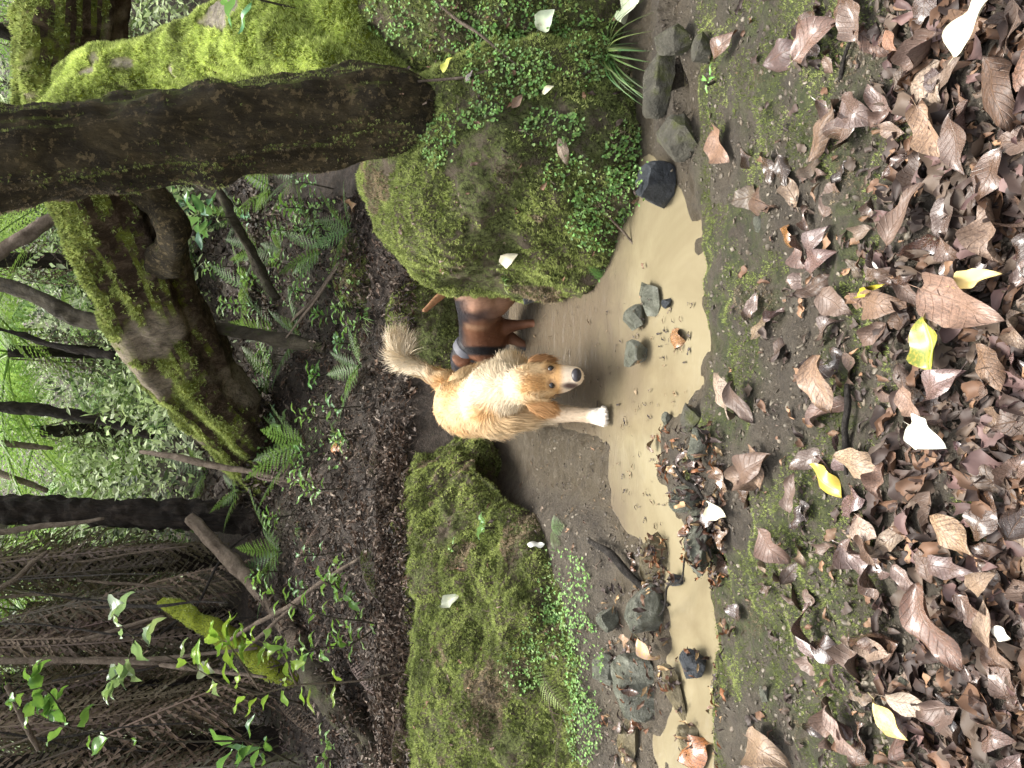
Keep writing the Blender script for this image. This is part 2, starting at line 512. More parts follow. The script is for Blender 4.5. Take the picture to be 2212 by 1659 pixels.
BV, BF = [TV], [tri(TF)]
BVH = None
def rebuild():
    global BVH
    V, F, _ = join(list(zip(BV, BF)))
    BVH = BVHTree.FromPolygons(V.tolist(), F.tolist())
def hit(px, py, maxd=60):
    d = Vector(pray(px, py)).normalized()
    p, n, i, dist = BVH.ray_cast(Vector(CAM), d, maxd)
    if p is None: return None, None
    return np.array(p), np.array(n)
def drop(x, y, z=6.0):
    p, n, i, dist = BVH.ray_cast(Vector((x, y, z)), Vector((0, 0, -1)))
    if p is None: return np.array([x, y, 0]), np.array([0, 0, 1.])
    return np.array(p), np.array(n)

# ------------------------------------------------------------------ mossy boulders
def ico(sub):
    t = (1 + 5 ** .5) / 2
    V = [(-1, t, 0), (1, t, 0), (-1, -t, 0), (1, -t, 0), (0, -1, t), (0, 1, t), (0, -1, -t), (0, 1, -t), (t, 0, -1), (t, 0, 1), (-t, 0, -1), (-t, 0, 1)]
    F = [(0, 11, 5), (0, 5, 1), (0, 1, 7), (0, 7, 10), (0, 10, 11), (1, 5, 9), (5, 11, 4), (11, 10, 2), (10, 7, 6), (7, 1, 8), (3, 9, 4), (3, 4, 2), (3, 2, 6), (3, 6, 8), (3, 8, 9), (4, 9, 5), (2, 4, 11), (6, 2, 10), (8, 6, 7), (9, 8, 1)]
    V = nrmr(np.array(V, float)); F = np.array(F)
    for _ in range(sub):
        E = np.sort(np.vstack([F[:, [0, 1]], F[:, [1, 2]], F[:, [2, 0]]]), 1)
        U, inv = np.unique(E, axis=0, return_inverse=True)
        inv = inv.ravel()
        mid = nrmr(V[U[:, 0]] + V[U[:, 1]])
        n, m = len(V), len(F)
        V = np.vstack([V, mid])
        a, b, c = n + inv[:m], n + inv[m:2 * m], n + inv[2 * m:]
        F = np.vstack([np.stack([F[:, 0], a, c], 1), np.stack([F[:, 1], b, a], 1), np.stack([F[:, 2], c, b], 1), np.stack([a, b, c], 1)])
    return V, F
ICO = {k: ico(k) for k in (2, 3, 4, 6)}

def boulder(center, rad, expo=2.4, sub=6, amp=.06, seed=0, rz=0.0):
    D, F = ICO[sub]
    r = (np.abs(D) ** expo).sum(1) ** (-1 / expo)
    V = D * r[:, None] * np.array(rad)
    ca, sa = math.cos(rz), math.sin(rz)
    V = V @ np.array([[ca, sa, 0], [-sa, ca, 0], [0, 0, 1]])
    W = V + np.array(center)
    d = amp * fbm(W * 2.3, 3, seed) * 1.6 + amp * .5 * fbm(W * 7, 3, seed + 9) + amp * .3 * fbm(W * 24, 3, seed + 3)
    N = nrmr(V / np.array(rad) ** 2 @ np.eye(3))
    return W + N * d[:, None], F

def tuft_geo():
    V = [(-.16, 0, 0), (.16, 0, 0), (.35, .05, 1.0), (0, -.16, 0), (0, .16, 0), (-.3, .3, .85), (.1, -.12, 0), (-.1, .12, 0), (-.1, -.4, .9)]
    return np.array(V, float), np.array([(0, 1, 2), (3, 4, 5), (6, 7, 8)])
TUFT = tuft_geo()

def moss_cols(P, n, bright=1.0, seed=0, brown=True):
    a = fbm(P * 9, 3, seed + 2)
    t = np.clip(.5 + .9 * a + RNG.normal(0, .27, n), 0, 1)[:, None]
    c0, c1, c2 = np.array([.12, .14, .045]), np.array([.3, .36, .11]), np.array([.5, .56, .2])
    c = np.where(t < .5, c0 + (c1 - c0) * t * 2, c1 + (c2 - c1) * (t - .5) * 2)
    br = fbm(P * 5 + 40, 4, seed + 8)
    if brown: c = np.where((br > .26)[:, None], np.array([.31, .25, .165]) * (.5 + t), c)
    return c * bright

def moss_on(V, F, n, size, name, parent, seed=0, bright=1.0, cover=.05, cond=None, freq=4.5, brown=True):
    P, N = surf_samples(V, F, n)
    k = fbm(P * freq, 4, seed) > -cover - .25 * RNG.random(n)
    k &= N[:, 2] > -.35
    if cond is not None: k &= cond(P, N)
    P, N = P[k], N[k]
    m = len(P)
    if m == 0: return
    Z = nrmr(N + RNG.normal(0, .35, (m, 3)))
    B = basis(RNG.normal(0, 1, (m, 3)), Z)
    s = size * (.5 + RNG.random(m))
    Ms = np.concatenate([B * s[:, None, None], (P - N * .002)[:, :, None]], 2)
    Vv, Ff, C = scatter_geo(TUFT[0], TUFT[1], Ms, moss_cols(P, m, bright, seed, brown))
    o = link(name, mesh_np(name, Vv, Ff, False, C), MAT['moss_tuft'], parent)
    if parent is None or True: o['kind'] = 'stuff'
    return o

def mossy_thing(name, V, F, label, cat, n, seed, size=.012, group=None, cover=.05, bright=1.0):
    c = V.mean(0)
    e = empty(name, (c[0], c[1], 0))
    tag(e, label, cat, group)
    me = mesh_np('rock', V - np.array([c[0], c[1], 0]), F, True)
    link('rock', me, MAT['mossy_rock'], e)
    BV.append(V); BF.append(tri(F))
    mo = moss_on(V, F, n, size, 'moss', None, seed, bright, cover)
    if mo:
        mo.parent = e
        mo.location = (-c[0], -c[1], 0)
    return e

bV, bF = boulder((.84, 3.22, .22), (.45, .68, .62), 2.5, 6, .075, 3, .06)
mossy_thing('mossy_boulder', bV, bF, 'big rounded mossy boulder beside the dogs, dark tree trunk growing on its top', 'boulder', 120000, 3)
cV, cF = boulder((1.85, 3.4, .14), (.86, .84, .80), 2.5, 6, .085, 12, -.05)
mossy_thing('mossy_boulder', cV, cF, 'broad mossy mound covered with small leafed creeper and a grass tuft', 'boulder', 130000, 21, bright=1.05)
kV, kF = boulder((.32, 4.62, .22), (.34, .32, .36), 2.3, 6, .06, 31)
mossy_thing('mossy_boulder', kV, kF, 'low mossy rock standing in shade right behind the brown hound', 'boulder', 26000, 5, cover=-.05)
kV, kF = boulder((.72, 5.15, .62), (.26, .28, .22), 2.2, 6, .05, 41)
mossy_thing('mossy_boulder', kV, kF, 'small bright mossy hummock on the slope behind the big boulder', 'boulder', 20000, 6, bright=1.1)

# left ledge as a swept profile
fr = np.array([(-.27, 4.2, .36), (-.40, 3.92, .50), (-.62, 3.30, .58), (-1.0, 2.82, .62), (-1.42, 2.70, .63), (-2.2, 2.6, .64), (-3.4, 2.5, .68)])
bk = np.array([(-.22, 4.55, .36), (-.42, 4.6, .50), (-.72, 4.5, .58), (-1.05, 4.4, .62), (-1.45, 4.35, .63), (-2.2, 4.3, .64), (-3.4, 4.3, .68)])
nu, nv = 300, 190
fu, bu = catmull(fr, nu), catmull(bk, nu)
tv = np.linspace(-.12, 1.0, nv)
t = np.clip(tv, 0, 1)[None, :]
prof = (1 - (1 - np.minimum(t / .82, 1)) ** 2.1)
su = np.linspace(0, 6, nu)[:, None]
under = .42 * np.exp(-((su - 1.15) / .55) ** 2) * (1 - np.minimum(1, t / .16)) ** .6            # hollow under the tip of the ledge
prof = np.maximum(prof, np.minimum(1, np.maximum(t, 0) / .1) * .55 * np.exp(-((su - 1.1) / .7) ** 2))
LX = fu[:, 0:1] + (bu[:, 0:1] - fu[:, 0:1]) * t - .7 * under
LY = fu[:, 1:2] + (bu[:, 1:2] - fu[:, 1:2]) * t + .5 * under
LZ = fu[:, 2:3] * prof - .04 + np.where(tv < 0, tv * 1.5, 0)[None, :]
edge = np.minimum(1, np.linspace(0, 1, nu) * 14)[:, None]
LZ = LZ * (.25 + .75 * edge ** .5)
LV = np.stack([LX, LY + 0 * LX, LZ], -1).reshape(-1, 3)
Nn = np.cross(np.gradient(LV.reshape(nu, nv, 3), axis=1), np.gradient(LV.reshape(nu, nv, 3), axis=0)).reshape(-1, 3)
Nn = nrmr(Nn)
if Nn[:, 2].mean() < 0: Nn = -Nn
dd = .14 * fbm(LV * 2.0, 3, 51) + .07 * fbm(LV * 6, 3, 52) + .03 * fbm(LV * 20, 4, 53)
LV = LV + Nn * (dd * (.35 + .65 * smooth(0, .15, np.tile(tv, nu))))[:, None]
LF = grid_faces(nu, nv)
_a, _b, _c = LV[LF[:, 0]], LV[LF[:, 1]], LV[LF[:, 2]]
if np.cross(_b - _a, _c - _a)[:, 2].mean() < 0: LF = LF[:, ::-1]
mossy_thing('mossy_ledge', LV, LF, 'long mossy rock ledge sloping down to the stream under the saplings', 'rock ledge', 170000, 55, cover=.08)
rebuild()

# ------------------------------------------------------------------ water
wx, wy = np.meshgrid(np.linspace(-2.6, 2.6, 60), np.linspace(1.6, 4.7, 40))
WV = np.stack([wx.ravel(), wy.ravel(), np.zeros(wx.size)], 1)
wo = tag(link('stream_water', mesh_np('stream_water', WV, grid_faces(40, 60), True), MAT['water']), kind='structure')

# ------------------------------------------------------------------ stones
ANCH = {'stone': [], 'stick': [], 'pick': []}
def stone(name, px, py, hw, hh, thick, label, mat='stone_wet', seed=0, rz=0.0, sink=.35, group=None, expo=2.0, cut=5):
    """hw / hh: half extent in photo pixels across the view and along depth as seen; thick in metres"""
    p, n = hit(px, py)
    if p[2] < 0:                                          # stands in water: use the water surface
        d = pray(px, py); p = CAM + d * (CAM[2] / -d[2])
    dep = np.dot(p - CAM, FWD)
    sx = hw * dep / FPX
    sy = hh * dep / FPX * 1.6
    D, F = ICO[4]
    rg = np.random.default_rng(seed)
    V = D.copy()
    for _ in range(cut + 7):                              # facets
        q = nrm(rg.normal(0, 1, 3)); h = rg.uniform(.42, .78)
        ex = np.maximum(0, V @ q - h)
        V = V - ex[:, None] * q * .98
    V = V / np.abs(V).max(0)
    V = V * (1 + .10 * fbm(V * 1.6 + seed, 2, seed) + .03 * fbm(V * 7 + seed, 4, seed + 1))[:, None]
    V = V * np.array([sx, sy, thick])
    o = link(name, mesh_np(name, V, F, True), MAT[mat])
    me = o.data
    me.polygons.foreach_set('use_smooth', np.zeros(len(F), bool))
    o.location = p + np.array([0, sy * .25, thick * (1.1 - 2 * sink)])
    o.rotation_euler = (rg.uniform(-.15, .15), rg.uniform(-.15, .15), rz)
    tag(o, label, 'stone', group)
    ANCH['stone'].append((np.array(o.location), label))
    bpy.context.view_layer.update()
    Vw = np.array([o.matrix_basis @ Vector(v) for v in V])
    BV.append(Vw); BF.append(F)
    return o
STN = [
 (1452, 408, 52, 36, .075, 'dark blue grey angular stone at the end of the pool', 'stone_dark', 1, .3, .25),
 (1492, 285, 62, 34, .06, 'brown porous mossy stone next to the dark angular stone', 'stone_moss', 2, .1, .3),
 (1440, 175, 80, 26, .05, 'grey pitted stone below the grass tuft', 'stone_moss', 3, -.2, .35),
 (1490, 85, 46, 28, .06, 'yellowish moss stained stone under the creeper mound', 'stone_moss', 4, .2, .3),
 (1540, 110, 34, 20, .04, 'small greenish flat stone at the foot of the mound', 'stone_moss', 5, .6, .35),
 (1418, 640, 42, 24, .035, 'wet grey stone with a dark hollow standing in the muddy pool', 'stone_wet', 6, .2, .3),
 (1392, 692, 34, 22, .045, 'rounded wet grey stone in the pool', 'stone_wet', 7, .1, .3),
 (1394, 765, 32, 24, .045, 'triangular wet stone in the pool nearest the dog', 'stone_wet', 8, .4, .3),
 (1450, 655, 12, 8, .02, 'tiny dark stone in the pool', 'stone_dark', 9, .4, .3),
 (1446, 905, 16, 8, .014, 'small flat grey stone awash in the pool', 'stone_wet', 10, .4, .35),
 (1500, 905, 34, 26, .03, 'mossy green flat rock on the pool edge', 'stone_moss', 11, -.3, .3),
 (1525, 955, 40, 16, .035, 'pale grey slab poking out of the leaf debris', 'stone_wet', 12, -.4, .3),
 (1500, 1075, 36, 22, .045, 'grey rock beside the long wet slab', 'stone_wet', 14, .1, .3),
 (1528, 1170, 84, 30, .05, 'long grey wet slab lying along the muddy bank', 'stone_wet', 13, .15, .3),
 (1425, 1205, 62, 34, .05, 'broad tan wet rock among soaked leaves', 'stone_tan', 15, .1, .3),
 (1412, 1318, 58, 34, .07, 'dark grey lumpy rock under the fallen stick', 'stone_wet', 16, .2, .3),
 (1335, 1335, 32, 22, .05, 'olive grey rounded stone at the foot of the ledge', 'stone_wet', 17, .3, .3),
 (1395, 1470, 84, 36, .07, 'large pale grey slab leaning below the ledge', 'stone_wet', 18, .5, .3),
 (1325, 1455, 40, 22, .05, 'whitish wet stone touching the large pale slab', 'stone_wet', 19, .3, .3),
 (1518, 1440, 36, 26, .045, 'dark wedge shaped stone by the small tan puddle', 'stone_dark', 20, .9, .3),
 (1470, 1500, 66, 22, .03, 'flat tan stone in the shallow trickle', 'stone_tan', 21, .2, .35),
 (1375, 1600, 60, 24, .04, 'wet brownish rock at the far end of the trickle', 'stone_tan', 22, .1, .3),
 (1500, 1590, 40, 20, .035, 'smooth wet tan stone beside orange leaf', 'stone_tan', 23, .3, .3),
 (1470, 1255, 16, 12, .03, 'small black wet stone between slab and tan rock', 'stone_dark', 24, .3, .3),
 (1640, 480, 22, 10, .012, 'small half buried pebble on the mossy mud', 'stone_wet', 25, .3, .45),
 (1960, 1480, 28, 14, .014, 'grey pebble half buried between leaves', 'stone_wet', 26, .3, .45),
 (1655, 1500, 18, 10, .012, 'small grey pebble set in green moss', 'stone_wet', 27, .3, .45),
 (1150, 645, 20, 10, .04, 'dark wet stone in the flow at the boulder foot', 'stone_dark', 28, .3, .3),
]
for s in STN:
    stone('stone', s[0], s[1], s[2], s[3], s[4], s[5], s[6], s[7], s[8], s[9], 'stones in the stream bed')
rebuild()

# ------------------------------------------------------------------ trees
def tube_obj(name, pts, mat, parent, n=60, ns=20, amp=.02, freq=6, seed=0, ridges=0.0, bare=None):
    """pts: (px, py, depth, radius_px)"""
    P = [pt(a, b, d) for a, b, d, r in pts]
    Rr = [r * d / FPX for a, b, d, r in pts]
    V, F = tube(P, Rr, n, ns, amp, freq, seed, ridges)
    bc = None if bare is None else np.repeat(bare(V)[:, None], 3, axis=1)
    o = link(name, mesh_np(name, V, F, True, bc), MAT[mat])
    if parent is not None:
        o.parent = parent
        o.location = -np.array(parent.location)
    return o, V, F

def tree(name, pts, mat, label, n=120, ns=40, amp=.05, freq=6, seed=0, ridges=1.5, moss=0, msize=.015, mcond=None, mbright=1.0, cover=.05, cat='tree', group=None, bare=None, brown=True):
    b = pt(*pts[0][:3])
    e = empty(name, b)
    tag(e, label, cat, group)
    o, V, F = tube_obj('trunk', pts, mat, e, n, ns, amp, freq, seed, ridges, bare)
    if moss:
        mo = moss_on(V, F, moss, msize, 'moss', None, seed, mbright, cover, mcond, 4.5, brown)
        if mo:
            mo.parent = e
            mo.location = -np.array(e.location)
    BV.append(V); BF.append(F)
    return e

def bareB(P): return smooth(.34, .44, fbm(P * np.array([3.4, 3.4, 1.6]), 4, 3))
def bareC(P): return smooth(.16, .3, fbm(P * np.array([3.0, 3.0, 2.2]), 4, 23))
tA = tree('leaning_tree', [(972, 268, 3.02, 34), (945, 262, 2.99, 60), (890, 252, 2.97, 84), (800, 245, 2.94, 93), (700, 262, 2.9, 95), (500, 283, 2.82, 95), (300, 303, 2.74, 97), (100, 330, 2.67, 104), (-100, 360, 2.6, 108), (-400, 400, 2.5, 105), (-900, 460, 2.35, 100)],
     'bark_dark', 'dark lichen spotted tree trunk rooted on the big boulder', 220, 56, .03, 7, 61, 2.0, 30000, .010,
     lambda P, N: (np.abs(N[:, 0]) + N[:, 2] * .2 + RNG.normal(0, .2, len(P))) > .72, .8)
tB = tree('mossy_tree', [(945, 235, 3.2, 45), (880, 200, 3.2, 78), (800, 150, 3.26, 104), (720, 112, 3.36, 116), (640, 98, 3.46, 112), (520, 112, 3.58, 98), (400, 142, 3.74, 80), (300, 172, 3.82, 72), (210, 205, 3.95, 66), (150, 240, 4.1, 50)],
     'bark_moss', 'bright green mossy stem sloping up behind the dark trunk', 200, 56, .05, 6, 71, 1.5, 110000, .016, lambda P, N: bareB(P) < .4 + RNG.normal(0, .15, len(P)), 1.5, .9, brown=False, bare=lambda P: bareB(P))
tC = tree('arching_tree', [(600, 985, 6.25, 105), (560, 955, 6.15, 84), (525, 925, 6.0, 80), (460, 862, 5.75, 80), (392, 775, 5.45, 88), (332, 672, 5.1, 97), (282, 545, 4.8, 104), (225, 425, 4.55, 106), (180, 300, 4.35, 100), (155, 170, 4.2, 94), (160, 50, 4.15, 94), (158, -80, 4.1, 94), (120, -300, 4.1, 90), (0, -700, 4.2, 80)],
     'bark_arch', 'thick arching mossy trunk leaning from the slope over the stream', 260, 60, .06, 5, 81, 2.5, 90000, .02,
     lambda P, N: ((N[:, 2] * .8 - N[:, 0] * .3 + .7 * fbm(P * 4, 3, 6) + RNG.normal(0, .25, len(P))) > .0) & (bareC(P) < .5), 1.15, .3, brown=False, bare=lambda P: bareC(P))
tube_obj('branch', [(300, 400, 4.45, 40), (345, 440, 4.42, 30), (375, 500, 4.45, 32), (365, 545, 4.6, 40), (340, 590, 4.8, 30)], 'bark_dark', tC, 50, 20, .03, 8, 83, 1.0)
tD = tree('dark_tree', [(600, 1125, 6.45, 50), (560, 1118, 6.4, 40), (480, 1112, 6.4, 30), (300, 1110, 6.4, 27), (100, 1104, 6.4, 27), (-150, 1098, 6.4, 28), (-700, 1090, 6.4, 26)],
     'bark_fern', 'straight dark shaggy trunk standing on the slope', 160, 28, .05, 14, 91, 4.0, cat='tree')
tree('slender_tree', [(700, 752, 5.2, 13), (640, 742, 5.25, 15), (560, 728, 5.3, 15), (480, 716, 5.4, 15), (330, 708, 5.5, 15), (190, 692, 5.6, 16), (130, 668, 5.6, 17), (60, 632, 5.6, 16), (-40, 600, 5.6, 15), (-200, 560, 5.6, 15)],
     'bark_thin', 'slender curved tree passing behind the arching trunk', 120, 14, .02, 9, 101, 1.0)
tree('slender_tree', [(600, 645, 5.4, 11), (565, 585, 5.4, 11), (540, 545, 5.4, 11), (505, 480, 5.4, 10), (480, 425, 5.5, 10), (440, 405, 5.5, 9), (380, 340, 5.5, 8)],
     'bark_thin', 'thin bent sapling trunk under the arching trunk', 80, 12, .02, 9, 102, 1.0)
tree('slender_tree', [(120, 470, 5.6, 14), (60, 505, 5.6, 13), (0, 545, 5.6, 12), (-150, 640, 5.6, 11)],
     'wood_pale', 'pale grey bough rising above the arching trunk', 50, 12, .02, 9, 103, 1.0, cat='branch')
tree('fallen_branch', [(408, 1118, 6.0, 12), (440, 1150, 5.95, 15), (500, 1215, 5.8, 16), (560, 1278, 5.6, 16), (620, 1345, 5.4, 17), (650, 1395, 5.2, 16)],
     'wood_pale', 'pale brown straight bough propped against the dark fern trunk', 70, 16, .02, 9, 104, 1.0, cat='branch')
tree('fallen_branch', [(650, 1420, 4.9, 18), (690, 1470, 4.75, 22), (730, 1530, 4.6, 24), (790, 1600, 4.5, 22), (830, 1680, 4.45, 20)],
     'bark_thin', 'grey twisted log lying on dead fronds behind the ledge', 60, 16, .03, 9, 105, 1.0, cat='log')
tree('fallen_branch', [(350, 1300, 5.7, 12), (390, 1315, 5.6, 20), (440, 1345, 5.5, 22), (520, 1395, 5.4, 20), (580, 1440, 5.3, 18), (640, 1470, 5.2, 16)],
     'bark_moss', 'short mossy green log resting among dead fronds', 70, 16, .03, 9, 106, 1.0, cat='log', moss=3000, msize=.012)
tree('forked_tree', [(330, 940, 7.6, 9), (200, 905, 7.6, 9), (100, 888, 7.6, 10), (0, 880, 7.6, 10), (-200, 870, 7.6, 10)],
     'bark_fern', 'thin black stem rising behind the arching trunk', 70, 12, .02, 9, 107, 1.0)
tree('forked_tree', [(250, 770, 7.0, 7), (120, 745, 7, 7), (0, 712, 7, 7), (-150, 690, 7, 7)],
     'bark_fern', 'very thin black stem between green fern fronds', 50, 10, .02, 9, 108, 1.0)
tree('slender_tree', [(330, 1260, 9, 8), (200, 1190, 9, 11), (100, 1165, 9, 13), (0, 1140, 9, 15), (-200, 1110, 9, 15)],
     'bark_thin', 'leaning grey green stem beyond the dark fern trunk', 60, 12, .02, 9, 109, 1.0)
rebuild()

def anchored(prefix, key, pos, fallback, maxd):
    best = min(ANCH[key], key=lambda a: np.linalg.norm(a[0] - pos))
    s = prefix + ' the ' + best[1]
    return s if np.linalg.norm(best[0] - pos) < maxd and len(s.split()) <= 16 else fallback
def stick(px0, px1, rpx, mat, label, name='stick', seed=0, bend=.03, lift=None, d0=None, d1=None, cat='stick', n=24, group=None):
    """stick lying between two photo points on what is there, or at given depths"""
    a = hit(*px0)[0] if d0 is None else pt(*px0, d0)
    b = hit(*px1)[0] if d1 is None else pt(*px1, d1)
    rg = np.random.default_rng(seed)
    L = np.linalg.norm(b - a)
    P = [a + (b - a) * t + (rg.normal(0, bend * L, 3) if 0 < t < 1 else 0) * np.array([1, 1, .4]) for t in np.linspace(0, 1, 5)]
    d = np.dot(a - CAM, FWD)
    r = rpx * d / FPX
    if lift is None: lift = r * .8
    P = np.array(P) + np.array([0, 0, lift])
    c = P.mean(0)
    V, F = tube(P - c, [r * .8, r, r * .95, r * .85, r * .55], n, 9, r * .25, 30, seed, .6)
    o = link(name, mesh_np(name, V, F, True), MAT[mat])
    o.location = c
    tag(o, label, cat, group)
    ANCH['stick'].append((c, label))
    return o
stick((1290, 1168), (1462, 1305), 7, 'stick_dark', 'dark wet stick lying across the stones below the ledge', seed=3, bend=.015, lift=.03)
stick((1480, 765), (1428, 845), 3, 'stick_dark', 'thin black twig lying in the tan pool', seed=4)
stick((1500, 1205), (1440, 1330), 3, 'stick_dark', 'thin dark twig beside the lumpy rock', seed=5, lift=.03)
stick((1540, 1075), (1475, 1010), 5, 'stick_dark', 'brown broken twig among soaked leaves', seed=6, lift=.03)
stick((1780, 275), (1850, 70), 6, 'stick_dark', 'long grey twig between wet brown leaves', seed=7)
stick((1375, 560), (1310, 770), 6, 'stick_dark', 'thin brown root along the foot of the big boulder', seed=8, lift=.01)
stick((1840, 830), (1838, 1025), 7, 'stick_dark', 'dark leaf stalk lying beside the broad tan leaf', seed=9, lift=.012)
stick((940, 0), (1130, 150), 3, 'wood_pale', 'long pale straw on the creeper mound', seed=10)
stick((905, 176), (1110, 152), 3, 'wood_pale', 'short pale straw crossing the creeper', seed=11)
stick((1300, 440), (1395, 560), 3, 'wood_pale', 'curved straw on the lower face of the boulder', seed=12)
stick((310, 975, ), (640, 1042), 7, 'wood_pale', 'straight pale fern stalk leaning at the foot of the arching trunk', seed=13, bend=.006, d0=6.0, d1=5.6)
stick((485, 1392), (785, 1203), 5, 'wood_pale', 'long pale fern stalk crossing behind the saplings', seed=14, bend=.006, d0=4.9, d1=4.6)
stick((520, 1410), (700, 1255), 4, 'wood_pale', 'second thinner fern stalk beside the long pale one', seed=15, bend=.006, d0=5.0, d1=4.9)
stick((-80, 1424), (350, 1432), 7, 'wood_pale', 'pale upright fern stalk in front of the dead fronds', seed=16, bend=.004, d0=5.2, d1=5.2)
stick((80, 1436), (560, 1400), 5, 'wood_pale', 'slightly bent brown fern stalk beside the pale upright one', seed=17, bend=.006, d0=5.4, d1=5.3)
stick((350, 1435), (580, 1462), 5, 'wood_pale', 'lower brown stalk continuing under the leafy sapling', seed=18, bend=.006, d0=5.2, d1=5.0)
stick((-50, 1000), (110, 1060), 8, 'wood_pale', 'pale pinkish stalk hanging beyond the arching trunk', seed=19, bend=.004, d0=8, d1=8)
stick((-40, 952), (120, 968), 7, 'wood_pale', 'thin straight pale stalk among the bright ferns', seed=20, bend=.004, d0=8, d1=8)
stick((-30, 1155), (230, 1120), 6, 'wood_pale', 'pinkish straight stalk next to the dark fern trunk', seed=21, bend=.004, d0=6, d1=6)
stick((180, 1380), (360, 1330), 5, 'wood_pale', 'bent pinkish stalk between hanging dead fronds', seed=22, bend=.01, d0=5.6, d1=5.6)
stick((-30, 1300), (110, 1190), 6, 'wood_pale', 'grey slanting stalk in the upper dead fronds', seed=23, bend=.01, d0=6, d1=6)
stick((20, 1480), (90, 1620), 7, 'wood_pale', 'grey broken stalk high above the ledge', seed=24, bend=.01, d0=5, d1=5)
stick((300, 1430), (560, 1140), 3, 'stick_dark', 'fine dark runner hanging across the dead fronds', seed=25, bend=.03, d0=6, d1=6)
stick((740, 560), (560, 800), 4, 'wood_pale', 'pair of thin dry stalks on the slope below the arching trunk', seed=26, bend=.008)
stick((760, 545), (620, 730), 3, 'wood_pale', 'dry stalk lying parallel to another on the shaded slope', seed=27, bend=.008)

for k in range(20):
    x0, y0, d0 = RNG.uniform(-80, 200), RNG.uniform(1150, 1650), RNG.uniform(5.0, 6.4)
    stick((x0, y0), (x0 + RNG.uniform(150, 420), y0 + RNG.uniform(-70, 70)), RNG.uniform(1.6, 4), ('wood_pale', 'stick_dark')[k % 2], ('thin pale', 'thin dark')[k % 2] + ' dry stalk hanging among the dead fronds', 'hanging_stalk', 300 + k, .012, 0, d0, d0, 'stalk', 20, ('pale stalks', 'dark stalks')[k % 2] + ' among the dead fronds')

# ------------------------------------------------------------------ dogs
def organic(chains, blobs, voxel, iters):
    """closed tubes and flattened balls fused into one continuous skin"""
    parts = []
    for P, r, n in chains:
        P, r = np.array(P, float), np.array(r, float)
        V, F = tube(P, r, n, 20, cap=True)
        parts.append((V, F))
        for q, rr in ((P[0], r[0]), (P[-1], r[-1])):
            parts.append((ICO[3][0] * rr * .98 + q, ICO[3][1]))
    for c, rad, X, Z in blobs:
        B = basis(np.array([X], float), np.array([Z], float))[0]
        parts.append(((ICO[3][0] * np.array(rad)) @ B.T + np.array(c), ICO[3][1]))
    V, F, _ = join(parts)
    o = link('tmp', mesh_np('tmp', V, F, True))
    m = o.modifiers.new('r', 'REMESH'); m.mode = 'VOXEL'; m.voxel_size = voxel
    s = o.modifiers.new('s', 'SMOOTH'); s.iterations = iters; s.factor = .5
    dg = bpy.context.evaluated_depsgraph_get()
    ev = o.evaluated_get(dg)
    me = ev.to_mesh()
    n = len(me.vertices)
    V = np.empty(n * 3, np.float32); me.vertices.foreach_get('co', V); V = V.reshape(-1, 3).astype(float)
    me.calc_loop_triangles()
    T = np.empty(len(me.loop_triangles) * 3, np.int32); me.loop_triangles.foreach_get('vertices', T)
    ev.to_mesh_clear()
    bpy.data.objects.remove(o)
    return V, T.reshape(-1, 3)

def proj(P):
    d = P - CAM
    z = d @ FWD
    return 1106 + FPX * (d @ DWN) / z, 829.5 - FPX * (d @ RGT) / z

def ch(pts, n=24):
    return ([pt(a, b, d) for a, b, d, r in pts], [r * d / FPX for a, b, d, r in pts], n)

def fur_strands(V, F, n, guides, lenf, colf, name, parent, width=.0026, lift=.35, seg=3):
    P, N = surf_samples(V, F, n)
    G = np.array([g[0] for g in guides]); D = nrmr(np.array([g[1] for g in guides], float))
    d2 = ((P[:, None] - G[None]) ** 2).sum(2)
    w = 1 / (d2 + 1e-4) ** 3
    T = (w[:, :, None] * D[None]).sum(1) / w.sum(1)[:, None]
    T = T - N * np.sum(T * N, 1)[:, None]
    T = nrmr(T + RNG.normal(0, .12, T.shape) + .35 * np.stack([fbm(P * 14, 2, 5 + k) for k in range(3)], 1))
    L = lenf(P, N) * (.6 + .8 * RNG.random(n))
    S = nrmr(np.cross(T, N) + RNG.normal(0, .3, T.shape))
    rows = []
    for k in range(seg):
        t = k / (seg - 1)
        c = P + T * (L * t)[:, None] + N * (L * lift * (t - .55 * t * t))[:, None] + np.array([0, 0, -1]) * (L * .25 * t * t)[:, None]
        ww = width * (1 - .85 * t)
        rows += [c - S * ww * .5, c + S * ww * .5]
    VV = np.stack(rows, 1).reshape(-1, 3)
    q = np.array([[2 * k, 2 * k + 1, 2 * k + 3, 2 * k + 2] for k in range(seg - 1)])
    FF = (q[None] + (np.arange(n) * 2 * seg)[:, None, None]).reshape(-1, 4)
    C = np.repeat(colf(P, N) * (.85 + .3 * RNG.random((n, 1))), 2 * seg, axis=0)
    o = link(name, mesh_np(name, VV, FF, True, C), MAT['fur'])
    return o

def reparent(o, e):
    o.parent = e
    o.location = np.array(o.location) - np.array(e.location)

